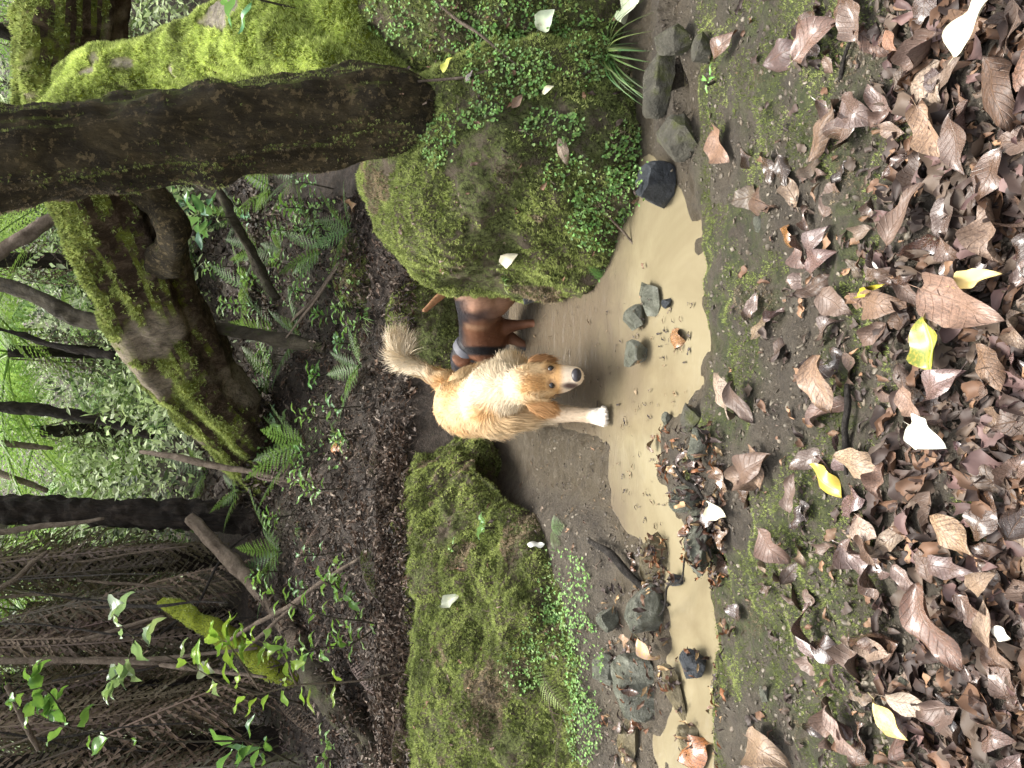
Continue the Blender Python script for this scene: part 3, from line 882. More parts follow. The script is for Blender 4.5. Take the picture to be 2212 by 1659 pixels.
# golden retriever, walking towards the camera with its head lowered
gold = empty('dog', pt(1296, 900, 3.08) * np.array([1, 1, 0]))
tag(gold, 'cream golden retriever wading towards us with lowered head and raised plumed tail', 'dog')
chains = [
 ch([(1085, 848, 3.14, 54), (1068, 863, 3.24, 70), (1022, 880, 3.48, 62), (994, 876, 3.66, 55), (986, 860, 3.80, 44)], 40),          # trunk
 ch([(1128, 832, 3.04, 40), (1100, 838, 3.10, 52), (1072, 850, 3.2, 68)], 24),                                                        # neck
 ch([(1128, 832, 3.03, 42), (1152, 828, 3.00, 44), (1180, 819, 2.99, 39)], 20),                                                       # skull
 ch([(1180, 816, 2.99, 32), (1212, 815, 2.96, 28), (1240, 813, 2.945, 22)], 20),                                                      # muzzle
 ch([(1178, 826, 3.02, 28), (1212, 829, 3.0, 21), (1234, 825, 2.97, 15)], 20),                                                        # jaw
 ch([(1096, 884, 3.18, 46), (1140, 892, 3.17, 34), (1180, 893, 3.17, 23), (1240, 895, 3.13, 16.5), (1278, 898, 3.1, 16), (1294, 900, 3.07, 19)], 40),  # stepping foreleg
 ch([(1096, 810, 3.2, 44), (1135, 812, 3.24, 30), (1170, 815, 3.26, 20), (1190, 812, 3.32, 15), (1182, 812, 3.4, 14)], 30),           # folded foreleg
]
hx = pt(990, 866, 3.73)
for s in (-1, 1):
    h = hx + np.array([s * .06, 0, -.03])
    chains.append(([h, h + [s * .03, -.02, -.12], h + [s * .03, -.06, -.22], h + [s * .03, .05, -.32], h + [s * .03, .0, -.40]], [.088, .08, .05, .03, .034], 30))
chains.append(ch([(962, 826, 3.82, 26), (935, 812, 3.88, 17), (905, 795, 3.91, 13), (880, 780, 3.92, 11), (862, 764, 3.92, 9), (856, 748, 3.9, 6)], 30))
blobs = []
for s in (-1, 0, 1, 2):                                                                                                              # toes
    blobs.append((pt(1302, 900 - (s - .5) * 10, 3.045), (.012, .012, .024), (1, 0, 0), FWD * -.7 + DWN * .3))
Xd = lambda a, b: pt(*b) - pt(*a)
blobs.append((pt(1172, 880, 3.0), (.062, .036, .014), Xd((1140, 862, 3.02), (1206, 895, 2.98)), nrm(-FWD - .6 * RGT)))              # ears
blobs.append((pt(1168, 781, 3.03), (.052, .032, .014), Xd((1138, 790, 3.04), (1196, 776, 3.02)), nrm(-FWD + .9 * RGT)))
blobs.append((pt(1178, 842, 2.975), (.016, .014, .012), DWN, -FWD)); blobs.append((pt(1177, 796, 2.975), (.016, .014, .012), DWN, -FWD))  # brows
blobs.append((pt(1226, 824, 2.955), (.028, .018, .02), DWN, -FWD)); blobs.append((pt(1226, 800, 2.955), (.028, .018, .02), DWN, -FWD))     # flews
gV, gF = organic(chains, blobs, .0062, 6)

def gold_col(P, N=None):
    px, py = proj(P)
    n = len(P)
    c = np.tile(np.array([.60, .42, .23]), (n, 1))
    k = smooth(-.12, .35, fbm(P * np.array([16, 6, 9]), 3, 77))[:, None]
    c = c * (1 - k) + np.array([.55, .32, .13]) * k
    k2 = smooth(.05, .4, fbm(P * 5, 3, 79))[:, None]
    c = c * (1 - k2) + np.array([.64, .52, .36]) * k2
    def blend(w, col):
        nonlocal c
        w = np.clip(w, 0, 1)[:, None]
        c = c * (1 - w) + np.array(col) * w
    dep = (P - CAM) @ FWD
    blend(smooth(1205, 1225, px) * (py < 860) * (dep < 3.06), (.80, .66, .50))                       # muzzle
    blend(smooth(1175, 1205, px) * (py > 872) * (py < 925), (.62, .49, .35))                         # foreleg
    blend(smooth(1262, 1285, px) * (py > 870), (.82, .75, .66))                                      # paw
    e1 = pt(1172, 880, 3.0); e2 = pt(1168, 781, 3.03)
    blend(smooth(.075, .045, np.linalg.norm(P - e1, axis=1)) * (py > 866), (.48, .26, .11))
    blend(smooth(.07, .04, np.linalg.norm(P - e2, axis=1)) * (py < 793), (.34, .17, .07))
    blend(smooth(10, 4, np.abs(py - 814)) * smooth(1130, 1160, px) * smooth(1225, 1195, px) * .5, (.55, .32, .14))   # stop
    for ex, ey in ((1192, 831), (1190, 797)):
        blend(smooth(16, 8, np.hypot(px - ex, py - ey)) * (dep < 3.0) * .7, (.25, .14, .07))
    blend(smooth(950, 915, px) * .9, (.70, .60, .44))
    blend(smooth(10, 3, np.hypot((px - 1232) * .35, py - 833)) * (dep < 3.03), (.1, .06, .05))       # lip line
    return c
tailc = [pt(935, 812, 3.88), pt(880, 780, 3.92), pt(856, 748, 3.9)]
def gold_len(P, N):
    px, py = proj(P)
    dep = (P - CAM) @ FWD
    L = np.full(len(P), .030)
    L = np.where((px > 1105) & (dep < 3.07), .014, L)
    L = np.where((px > 1180) & (dep < 3.03), .006, L)
    L = np.where((px > 1180) & (py > 872), .009, L)
    for q, r in ((pt(1172, 880, 3.0), .07), (pt(1168, 781, 3.03), .06)):
        L = np.where(np.linalg.norm(P - q, axis=1) < r, .02, L)
    L = np.where((px > 1040) & (px < 1130) & (dep > 3.03), .042, L)
    L = np.where(px < 935, .06, L)
    L = np.where(px < 885, .085, L)
    return L
UP = -DWN
gd = []
for a in [(1245, 812, 2.93), (1210, 814, 2.94), (1185, 832, 2.95), (1185, 797, 2.95), (1160, 815, 2.95)]: gd.append((pt(*a), UP + .15 * FWD))
gd += [(pt(1130, 832, 3.0), UP + .5 * FWD), (pt(1100, 870, 3.05), UP * .3 - RGT * .5 + FWD * .5), (pt(1100, 795, 3.08), UP * .4 + RGT * .6 + FWD * .4)]
gd += [(pt(1060, 850, 3.15), UP * .6 + FWD), (pt(1010, 860, 3.4), UP * .2 + FWD), (pt(970, 850, 3.7), FWD - .3 * UP), (pt(1040, 930, 3.35), FWD * .8 + DWN * .9), (pt(1040, 795, 3.35), FWD * .8 + DWN * .7), (pt(990, 930, 3.6), FWD + DWN * .7)]
gd += [(pt(1110, 910, 3.12), DWN), (pt(1180, 893, 3.13), DWN), (pt(1260, 896, 3.08), DWN), (pt(1150, 870, 2.98), DWN * .8 - RGT * .5), (pt(1190, 888, 2.98), DWN * .8 - RGT * .6), (pt(1150, 786, 3.0), DWN + RGT * .3), (pt(1190, 778, 3.0), DWN + RGT * .2)]
gd += [(tailc[0], UP + RGT * .6), (tailc[1], UP * .9 + RGT * .2), (tailc[1] + RGT * .03, RGT * 1.0 + DWN * .4), (tailc[1] - RGT * .03, UP - RGT * .4), (tailc[2], UP * .6 + RGT), (tailc[2] + DWN * .02, RGT + DWN * .3)]
bo = link('body', mesh_np('body', gV, gF, True, gold_col(gV)), MAT['fur']); reparent(bo, gold)
px_, py_ = proj(gV)
fo = fur_strands(gV, gF, 90000, gd, gold_len, gold_col, 'coat', gold); reparent(fo, gold)
tv_, tf_ = gV, gF[(px_[gF].max(1) < 915) & (py_[gF].max(1) < 830)]
if len(tf_):
    to = fur_strands(tv_, tf_, 2600, gd, lambda P, N: np.where(proj(P)[0] < 885, .10, .05), gold_col, 'tail_plume', gold, .0032, .5, 4); reparent(to, gold)
for a, b in ((1192, 831), (1190, 797)):
    # the eye sits on the skin
    tb = BVHTree.FromPolygons(gV.tolist(), gF.tolist()) if a == 1192 else tb
    hp = tb.ray_cast(Vector(CAM), Vector(pray(a, b)).normalized())[0]
    e = link('eye', mesh_np('eye', ICO[3][0] * np.array([.0135, .013, .0125]), ICO[3][1], True), MAT['eye'])
    e.location = np.array(hp) + nrm(pray(a, b)) * .007; reparent(e, gold)
hp = np.array(tb.ray_cast(Vector(CAM), Vector(pray(1246, 810)).normalized())[0] or pt(1246, 810, 2.93))
NV = ICO[4][0].copy()
for s in (-1, 1):                                             # nostrils
    q = nrm(np.array([s * .55, -.8, -.35])); ex = np.maximum(0, NV @ q - .93); NV = NV - ex[:, None] * q * 4.0
no = link('nose', mesh_np('nose', NV * np.array([.025, .017, .019]), ICO[4][1], True), MAT['nose'])
no.location = hp + np.array([0, .004, 0]); reparent(no, gold)

# short coated hound beyond, walking away to the left behind the boulder
hd = empty('dog', pt(1155, 698, 3.95) * np.array([1, 1, 0]))
tag(hd, 'short haired brown and black hound in the shallow water behind the golden retriever', 'dog')
chains = [
 ch([(1028, 628, 3.80, 50), (1036, 655, 3.86, 52), (1036, 690, 3.96, 46), (1044, 722, 4.06, 54), (1040, 738, 4.10, 46)], 40),
 ch([(1035, 735, 4.1, 44), (1012, 752, 4.12, 32), (1000, 770, 4.15, 27)], 24),
 ch([(998, 772, 4.16, 26), (1002, 796, 4.22, 25), (1022, 825, 4.28, 18), (1030, 842, 4.28, 13)], 24),
 ch([(1068, 712, 4.04, 30), (1092, 706, 4.0, 18), (1120, 702, 3.98, 11), (1150, 698, 3.95, 9), (1160, 700, 3.93, 10)], 30),
 ch([(1070, 730, 4.1, 28), (1095, 728, 4.1, 17), (1118, 738, 4.08, 10.5), (1142, 754, 4.06, 8.5), (1150, 756, 4.04, 10)], 30),
 ch([(1036, 640, 3.80, 48), (1068, 650, 3.80, 38), (1098, 640, 3.79, 20), (1122, 622, 3.86, 11), (1150, 628, 3.83, 9), (1158, 632, 3.81, 10)], 30),
 ch([(1040, 618, 3.98, 44), (1080, 622, 4.0, 30), (1105, 612, 4.02, 16), (1150, 612, 4.02, 9)], 30),
 ch([(985, 618, 3.82, 13), (968, 626, 3.80, 10), (945, 645, 3.78, 8.5), (925, 664, 3.76, 6.5), (916, 671, 3.75, 5)], 30),
]
blobs = [(pt(996, 778, 4.08), (.05, .026, .012), DWN - RGT * .2, nrm(-FWD + UP * .2)), (pt(998, 800, 4.34), (.05, .026, .012), DWN, FWD)]
hV, hF = organic(chains, blobs, .0075, 5)
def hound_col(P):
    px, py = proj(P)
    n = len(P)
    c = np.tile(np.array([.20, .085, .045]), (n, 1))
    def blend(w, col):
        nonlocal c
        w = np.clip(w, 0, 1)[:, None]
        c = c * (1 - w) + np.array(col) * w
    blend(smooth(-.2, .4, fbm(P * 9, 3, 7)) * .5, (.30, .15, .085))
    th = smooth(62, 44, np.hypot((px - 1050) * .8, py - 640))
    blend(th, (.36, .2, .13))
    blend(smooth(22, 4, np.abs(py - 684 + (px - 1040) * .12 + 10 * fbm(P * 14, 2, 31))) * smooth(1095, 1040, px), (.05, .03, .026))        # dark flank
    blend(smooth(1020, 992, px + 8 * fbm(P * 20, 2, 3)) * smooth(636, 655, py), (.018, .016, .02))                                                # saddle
    blend(smooth(9, 1, np.abs(py - 703 - 6 * np.sin((px - 1000) / 22.))) * smooth(998, 1010, px) * smooth(1066, 1040, px) * .55, (.36, .23, .14))  # thin pale highlight stripe before the dark flank, painted into the coat colour
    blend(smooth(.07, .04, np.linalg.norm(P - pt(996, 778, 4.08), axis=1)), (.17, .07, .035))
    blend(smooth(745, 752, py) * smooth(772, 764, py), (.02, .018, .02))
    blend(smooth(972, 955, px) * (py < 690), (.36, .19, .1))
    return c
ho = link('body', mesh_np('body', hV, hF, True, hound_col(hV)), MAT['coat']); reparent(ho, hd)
hg = [(pt(1000, 660, 3.8), DWN * .3 + RGT), (pt(1040, 650, 3.75), DWN + .3 * RGT), (pt(1010, 715, 4.0), RGT + DWN * .2), (pt(1060, 715, 4.0), DWN + RGT * .4), (pt(1120, 702, 3.95), DWN), (pt(940, 645, 3.78), UP - RGT), (pt(1005, 780, 4.15), DWN + RGT * .3), (pt(1020, 752, 4.12), RGT + DWN * .5)]
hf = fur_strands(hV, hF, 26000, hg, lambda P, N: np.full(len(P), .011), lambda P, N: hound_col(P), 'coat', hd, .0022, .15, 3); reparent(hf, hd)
c0, c1 = pt(1015, 748, 4.115), pt(1007, 760, 4.135)
V, F = tube([c0, c0 + (c1 - c0) * .5, c1], [.078, .079, .078], 8, 28)
co = link('collar', mesh_np('collar', V, F, True), MAT['collar']); reparent(co, hd)

# ------------------------------------------------------------------ ferns
def frond_geo(npairs=26, W=.22, droop=.25, sag=.05, seed=0, lod=2, dead=False, taper=.3):
    rg = np.random.default_rng(seed)
    parts = []
    def rach(s): return np.array([s, .03 * math.sin(s * 2 + seed), droop * (s * .5 - s * s)])
    V, F = tube([rach(s) for s in np.linspace(0, 1, 6)], [.0035, .003, .0026, .002, .0014, .0008] if dead else [.006, .005, .0045, .004, .0025, .001], 14, 5)
    parts.append((V, F))
    for i in range(npairs):
        s = .12 + .87 * i / (npairs - 1)
        env = math.sin(math.pi * min(1, (s * .9 + .14))) ** .75 if s < taper else (1 - ((s - taper) / (1 - taper)) ** 1.5) * .98 + .02
        for sd in (-1, 1):
            l = W * env * rg.uniform(.9, 1.08)
            if dead: l *= rg.uniform(.55, 1.0)
            if l < .006: continue
            a = R(rg.uniform(10, 24)) + .5 * s
            if dead: a += rg.uniform(-.2, .7)
            dx, dy = math.sin(a), math.cos(a) * sd
            dz = -sag + (rg.uniform(-.9, .1) if dead else rg.uniform(-.08, .06))
            d = nrm([dx, dy, dz])
            b = rach(s)
            nrmv = nrm(np.cross(d, np.cross([0, 0, 1], d)))
            side = nrm(np.cross(nrmv, d))
            w = .5 * .85 / npairs * (1.0 if not dead else .55)
            k = 7 if lod == 2 else 3
            cv = .35 if not dead else rg.uniform(.4, 1.4)
            pc = [b + d * l * t + np.array([0, 0, -cv * l * t * t]) + (np.array([1, 0, 0]) * l * .15 * t * t) for t in np.linspace(0, 1, k + 1)]
            vs, fs = [], []
            if lod == 2:
                for j in range(k):
                    p0, p1 = pc[j], pc[j + 1]
                    ww = w * (1 - (j / k) ** 1.6 * .8)
                    n0 = len(vs)
                    vs += [p0, p1, p0 * .35 + p1 * .65 + side * ww + d * l / k * .45, p0 * .35 + p1 * .65 - side * ww + d * l / k * .45]
                    fs += [(n0, n0 + 1, n0 + 2), (n0, n0 + 3, n0 + 1)]
            else:
                for j in range(k + 1):
                    ww = w * (1 - j / k) ** .6
                    vs += [pc[j] + side * ww, pc[j] - side * ww]
                for j in range(k):
                    fs += [(2 * j, 2 * j + 1, 2 * j + 3), (2 * j, 2 * j + 3, 2 * j + 2)]
            parts.append((np.array(vs), np.array(fs)))
    V, F, _ = join(parts)
    return V, F

FR = {}
for k in range(4):
    FR['g%d' % k] = mesh_np('frond', *frond_geo(30, .2, .4 + .12 * k, .05, k, 2), False)
    FR['s%d' % k] = mesh_np('frond', *frond_geo(15, .2, .3, .03, 20 + k, 2), False)
    FR['d%d' % k] = mesh_np('frond', *frond_geo(34, .24, .25, .2, 40 + k, 2, True), False)
for k in FR:
    FR[k].materials.append(MAT['frond_brown'] if k[0] == 'd' else MAT['frond_green'])

def frond(kind, base, tip, parent, col, up=None, width=1.0):
    o = bpy.data.objects.new('frond', FR[kind])
    COL.objects.link(o)
    d = np.array(tip) - np.array(base)
    L = np.linalg.norm(d)
    if up is None: up = np.array([0, 0, 1.0])
    up = np.array(up) + RNG.normal(0, .15, 3)
    if abs(np.dot(nrm(d), nrm(up))) > .9: up = up + np.array([.5, -.9, .1])
    z = nrm(up - nrm(d) * np.dot(up, nrm(d)))
    B = basis(d[None], z[None])[0]
    Mx = Matrix([[*(B[r] * np.array([L, L * width, L])), base[r]] for r in range(3)] + [[0, 0, 0, 1]])
    o.color = (*col, 1)
    if parent is not None:
        o.parent = parent
        Mx = Matrix.Translation(-Vector(parent.location)) @ Mx
    o.matrix_basis = Mx
    return o

def gcol(base, var=.25):
    f = 1 + RNG.uniform(-var, var)
    return tuple(np.clip(np.array(base) * f * (1 + RNG.uniform(-.1, .1, 3)), 0, 1))

def rosette(name, base, n, L, col, label, kinds='g', elev=(10, 45), trunk=0.0, group=None, az=None, dead=0, tw=.06, cat='fern'):
    base = np.array(base, float)
    e = empty(name, base - np.array([0, 0, trunk]))
    tag(e, label, cat, group)
    if trunk:
        V, F = tube([base - [0, 0, trunk + .15], base - [0, 0, trunk * .5], base], [tw * 1.15, tw, tw], 24, 12, tw * .3, 12, int(base[0] * 100) % 97, 2)
        t = link('trunk', mesh_np('trunk', V, F, True), MAT['bark_fern']); reparent(t, e)
    for k in range(n):
        a = 2 * math.pi * (k + RNG.uniform(-.3, .3)) / n if az is None else RNG.uniform(*az)
        el = R(RNG.uniform(*elev))
        d = np.array([math.cos(a) * math.cos(el), math.sin(a) * math.cos(el), math.sin(el)]) * L * RNG.uniform(.75, 1.1)
        frond(kinds + str(RNG.integers(0, 4)), base, base + d, e, gcol(col))
    for k in range(dead):
        a = RNG.uniform(0, 6.28)
        d = np.array([math.cos(a) * .25, math.sin(a) * .25, -1.0]) * L * RNG.uniform(.7, 1.1)
        b = base + np.array([math.cos(a), math.sin(a), 0]) * tw
        frond('d' + str(RNG.integers(0, 4)), b, b + d, e, gcol((.13, .095, .07), .4), up=np.array([math.cos(a), math.sin(a), .2]))
    return e

# tree ferns with bright fronds beyond the arching trunk
tf = [((20, 760), 8.2, 11, 1.9, 'seen through the arch, bright and nearest its crest'), ((90, 930), 9.2, 11, 1.9, 'with pale fronds drooping beside the thin black stem'), ((-60, 560), 7.4, 10, 1.8, 'with fronds hanging over the arching trunk'),
      ((150, 1040), 10.5, 11, 2.1, 'behind the pinkish hanging stalks'), ((240, 800), 10.8, 10, 2.0, 'low and far behind the arch'), ((60, 1240), 11.0, 10, 2.0, 'glimpsed beyond the dark fern trunk'),
      ((-40, 60), 7.8, 10, 1.8, 'filling the gap above the mossy stem'), ((200, 640), 9.4, 10, 1.7, 'just above the curve of the arching trunk'), ((310, 930), 9.5, 9, 1.5, 'low beside the foot of the arching trunk')]
for (q, d, n, L, w) in tf:
    b = pt(*q, d)
    g, _ = drop(b[0], b[1])
    rosette('tree_fern', b, n, L, (.24, .36, .12), 'light green tree fern ' + w, 'g', (-25, 30), max(.3, b[2] - g[2]), 'tree ferns on the slope', tw=.07, dead=3, cat='tree fern')
# ground ferns
gf = [((640, 380), 5, .42, 'under the dark trunk at the boulder top'), ((590, 410), 6, .5, 'in shade beside the dark trunk'), ((430, 560), 6, .55, 'hanging below the arching trunk'), ((520, 470), 5, .4, 'beside the bent sapling trunk'),
      ((120, 640), 6, .8, 'high on the slope by the slender tree'), ((430, 620), 5, .45, 'in the dark gap below the arch'), ((720, 20), 5, .4, 'at the root of the bright mossy stem'), ((330, 30), 6, .6, 'in the gap between mossy stem and trunk'),
      ((450, 1020), 6, .55, 'on the slope left of the arching trunk foot'), ((420, 690), 4, .4, 'against the underside of the arching trunk')]
for (q, n, L, w) in gf:
    p, nn_ = hit(*q)
    if p is None or p[1] > 12: continue
    if p[2] - terrain(p[:1], p[1:2])[0] > .35:            # landed on a trunk: use the slope behind it
        p = np.array([p[0], p[1] + .9, terrain(p[:1], p[1:2] + .9)[0]])
    rosette('ground_fern', p, n, L, (.07, .13, .05), 'small green fern ' + w, 's', (20, 60), 0, 'small ferns on the slope')
more = [((610, 540), 'beside the slender tree'), ((540, 620), 'on the dark bank under the arch'), ((480, 760), 'close under the arching trunk'), ((700, 540), 'among seedlings above the big boulder'), ((650, 720), 'below the slender tree foot'),
        ((760, 500), 'at the back of the big boulder'), ((590, 820), 'below the thick arching trunk'), ((660, 960), 'by the foot of the arching trunk'), ((520, 1060), 'between arching trunk and dark shaggy trunk'), ((610, 1190), 'on brown litter beside the dark shaggy trunk'), ((780, 790), 'above the raised plumed tail'), ((560, 540), 'deep in the shade of the arch')]
for q, w in more:
    p, nn_ = hit(*q)
    if p is None or p[1] > 9 or p[2] - terrain(p[:1], p[1:2])[0] > .3: continue
    rosette('ground_fern', p, 6, RNG.uniform(.28, .5), (.1, .18, .06), 'leafy little fern ' + w, 's', (15, 60), 0, 'small ferns on the slope')
# small fronds on the rocks
def rockfern(pts_, label, col):
    p, n_ = hit(*pts_[0][0])
    e = empty('rock_fern', p)
    tag(e, label, 'fern')
    for a, b in pts_:
        pa, na = hit(*a); pb, nb = hit(*b)
        frond('s' + str(RNG.integers(0, 4)), pa, pb + nb * .03, e, gcol(col, .1), up=na, width=1.5)
rockfern([((1272, 570), (1325, 612)), ((1280, 600), (1335, 590))], 'little bright green fern growing low on the big boulder', (.13, .27, .06))
rockfern([((1318, 655), (1336, 690))], 'faded grey green fern trailing on the mud at the boulder foot', (.16, .2, .12))
rockfern([((1190, 1150), (1215, 1172)), ((1192, 1145), (1222, 1140))], 'tiny fern sprouting from the ledge above the mud', (.14, .2, .08))
rockfern([((1150, 1440), (1225, 1545)), ((1160, 1470), (1235, 1530))], 'yellow green fern frond on the dead fronds of the ledge', (.24, .32, .08))
# dead tree-fern skirts on the left
dk = [((-250, 1240), 6.2, 11, 2.6), ((-200, 1400), 5.9, 20, 2.5), ((-180, 1560), 5.6, 20, 2.4), ((-150, 1700), 5.2, 18, 2.3), ((60, 1330), 7.2, 7, 2.2), ((0, 1480), 7.0, 16, 2.4)]
words = ['next to the leaning grey stem', 'behind the pale upright stalk', 'behind the bright leafed sapling', 'towering at the edge of the ledge', 'deep behind the mossy log', 'farther up the slope behind the stalks']
for i, (q, d, n, L) in enumerate(dk):
    b = pt(*q, d)
    g, _ = drop(b[0], b[1])
    e = rosette('tree_fern', b, 6, 1.6, (.09, .16, .05), 'tree fern skirted with dead brown fronds ' + words[i], 'g', (0, 40), b[2] - g[2], 'tree ferns on the slope', dead=0, tw=.11, cat='tree fern')
    for k in range(int(n * .75)):
        a = RNG.uniform(0, 6.28)
        if k % 3: a = RNG.uniform(math.pi + .3, 2 * math.pi - .3)
        t = RNG.uniform(0, .5)
        bb = b + np.array([math.cos(a) * .1, math.sin(a) * .1, -t * L * .6])
        dd_ = np.array([math.cos(a) * RNG.uniform(.1, .5), math.sin(a) * RNG.uniform(.1, .4), -1.0]) * L * RNG.uniform(.6, .95)
        frond('d' + str(RNG.integers(0, 4)), bb, bb + dd_, e, gcol((.2, .155, .12), .5), up=np.array([math.cos(a), math.sin(a), .2]))
# dead fronds fallen on the terrace and on the ledge
dl = [((800, 1020), (770, 930)), ((820, 950), (790, 1080)), ((700, 1180), (800, 1300)), ((830, 1300), (760, 1180)), ((760, 1420), (850, 1560)), ((850, 1480), (800, 1600)), ((1180, 1460), (1235, 1640)), ((1230, 1540), (1190, 1655)), ((1260, 1600), (1220, 1655)), ((1175, 1440), (1250, 1560)),
      ((640, 1230), (700, 1090)), ((540, 1020), (700, 1040)), ((470, 1060), (520, 960)), ((880, 1560), (840, 1655)), ((600, 1500), (720, 1640)), ((560, 1560), (700, 1655)), ((460, 1580), (640, 1540)), ((420, 1600), (600, 1600)), ((400, 1650), (560, 1580))]
for a, b in dl:
    pa, na = hit(*a); pb, nb = hit(*b)
    if pa is None or pb is None: continue
    if np.linalg.norm(pb - pa) > 1.6: pb = pa + nrm(pb - pa) * 1.2
    o = frond('d' + str(RNG.integers(0, 4)), pa + na * .03, pb + nb * .04, None, gcol((.11, .08, .065), .3), up=na)
    o.name = 'fallen_frond'
    lab = 'dead brown fern frond curled on the mossy ledge' if a[0] > 1000 else 'dead brown fern frond lying on the terrace behind the ledge'
    lab = anchored('dead brown fern frond near', 'stick', (pa + pb) / 2, lab, .8)
    tag(o, lab, 'fern frond', 'dead fronds on the ledge' if a[0] > 1000 else 'dead fronds on the terrace')

# ------------------------------------------------------------------ leaves
def leaf_geo(wr=.5, curl=.3, fold=.2, wave=.1, tip=.3, nu=13, nv=7, seed=0, petiole=True, shape=.8, twist=0.0, arch=0.0):
    rg = np.random.default_rng(seed)
    u = np.linspace(0, 1, nu)
    v = np.linspace(-1, 1, nv)
    hw = .5 * wr * np.maximum(.012, np.sin(np.pi * np.clip(u, .0, 1) ** shape)) ** .85
    hw *= 1 + (.10 if wr < .9 else .045) * np.sin(u * rg.uniform(12, 22) + seed)
    ph, k1, k2 = rg.uniform(0, 6, 3), rg.uniform(5, 10), rg.uniform(4, 9)
    U, Vv = np.meshgrid(u, v, indexing='ij')
    H = hw[:, None]
    W = H * Vv
    ang = curl * Vv * (1 if abs(curl) > .01 else 0)
    x = U - .0 * W
    y = np.where(abs(curl) > .01, H * np.sin(curl * Vv) / max(abs(curl), .01), W) if curl else W
    z = H * (1 - np.cos(curl * Vv)) / max(abs(curl), .01) * np.sign(curl if curl else 1)
    z = z + fold * np.abs(W) + wave * wr * .5 * (np.sin(U * k1 + ph[0] + Vv * 1.5) * np.abs(Vv) ** 1.3 + .6 * np.sin(U * k2 * 1.7 + ph[1] - Vv * 2.4) * Vv ** 2)
    z = z + tip * np.maximum(0, U - .55) ** 2 * 1.6 + .10 * tip * np.maximum(0, .3 - U) ** 2 * 8
    z = z + arch * (1 - (2 * U - 1) ** 2) * .5 + .05 * np.sin(U * 9 + ph[2])
    t = twist * (U - .5)
    y, z = y * np.cos(t) - z * np.sin(t), y * np.sin(t) + z * np.cos(t)
    V = np.stack([x, y, z], -1).reshape(-1, 3)
    F = tri(grid_faces(nu, nv))
    UV = np.stack([U.ravel(), (Vv.ravel() + 1) / 2], 1)
    if petiole:
        n0 = len(V)
        c = V[(nv // 2)]
        pv = np.array([[0, -.008, 0], [0, .008, 0], [-.09, -.006, .01], [-.09, .006, .01], [-.18, -.004, .0 + .03 * rg.uniform(-1, 1)], [-.18, .004, .0]]) + c
        V = np.vstack([V, pv])
        F = np.vstack([F, np.array([[0, 1, 3], [0, 3, 2], [2, 3, 5], [2, 5, 4]]) + n0])
        UV = np.vstack([UV, np.full((6, 2), .5)])
    return V, F, UV
rg0 = np.random.default_rng(5)
LEAF = []
for k in range(26):
    wr = rg0.uniform(.36, .66)
    g = leaf_geo(wr, rg0.choice([.4, .9, 1.4, -.6, -1.1]) * rg0.uniform(.7, 1.2), rg0.uniform(-.15, .35), rg0.uniform(.15, .5), rg0.uniform(-.3, .45), seed=k, twist=rg0.uniform(-.9, .9), arch=rg0.uniform(-.2, .3), petiole=k % 3 == 0)
    LEAF.append(g)
LM = {}
def leaf_mesh(k, mat):
    if (k, mat) not in LM:
        V, F, UV = LEAF[k]
        me = mesh_np('leaf', V - np.array([.5, 0, 0]), F, True, uv=UV)
        me.materials.append(MAT[mat])
        LM[(k, mat)] = me
    return LM[(k, mat)]
FLAT = []                                                   # flatter ones for the picked-out leaves
for k in range(8):
    FLAT.append(leaf_geo(1.0, rg0.uniform(.3, .8) * rg0.choice([1, -1]), rg0.uniform(-.05, .3), rg0.uniform(.1, .25), rg0.uniform(-.15, .35), 17, 9, seed=100 + k, petiole=k % 2 == 0, twist=rg0.uniform(-.5, .5), arch=rg0.uniform(-.1, .3)))
FM = {}
def flat_mesh(k, mat):
    if (k, mat) not in FM:
        V, F, UV = FLAT[k]
        me = mesh_np('leaf', V - np.array([.5, 0, 0]), F, True, uv=UV)
        me.materials.append(MAT[mat])
        FM[(k, mat)] = me
    return FM[(k, mat)]

def put_leaf(me, P, X, Z, L, W, col, label, group=None, name='fallen_leaf'):
    B = basis(np.array([X], float), np.array([Z], float))[0]
    o = bpy.data.objects.new(name, me)
    COL.objects.link(o)
    o.matrix_basis = Matrix([[*(B[r] * np.array([L, W, (L + W) / 2])), P[r]] for r in range(3)] + [[0, 0, 0, 1]])
    o.color = (*col, 1)
    tag(o, label, 'leaf', group)
    return o

def picked(a, b, wr, col, mat, label, lift=.012, k=None, tilt=0.0):
    pa, na = hit(*a); pb, nb = hit(*b)
    if pa is None or pb is None: return
    pa[2], pb[2] = max(pa[2], 0), max(pb[2], 0)
    n = nrm(na + nb + np.array([0, 0, .6]))
    d = pb - pa
    L = np.linalg.norm(d)
    dep = np.dot(pa - CAM, FWD)
    Lm = math.hypot(a[0] - b[0], a[1] - b[1]) * dep / FPX * 1.9
    if L > Lm: d = d * (Lm / L); pb = pa + d; L = Lm
    if tilt: n = nrm(n + tilt * nrm(np.cross(n, d)))
    k = RNG.integers(0, 8) if k is None else k
    ANCH['pick'].append(((pa + pb) / 2, label))
    return put_leaf(flat_mesh(int(k), mat), (pa + pb) / 2 + n * lift, d, n, L, L * wr, col, label)

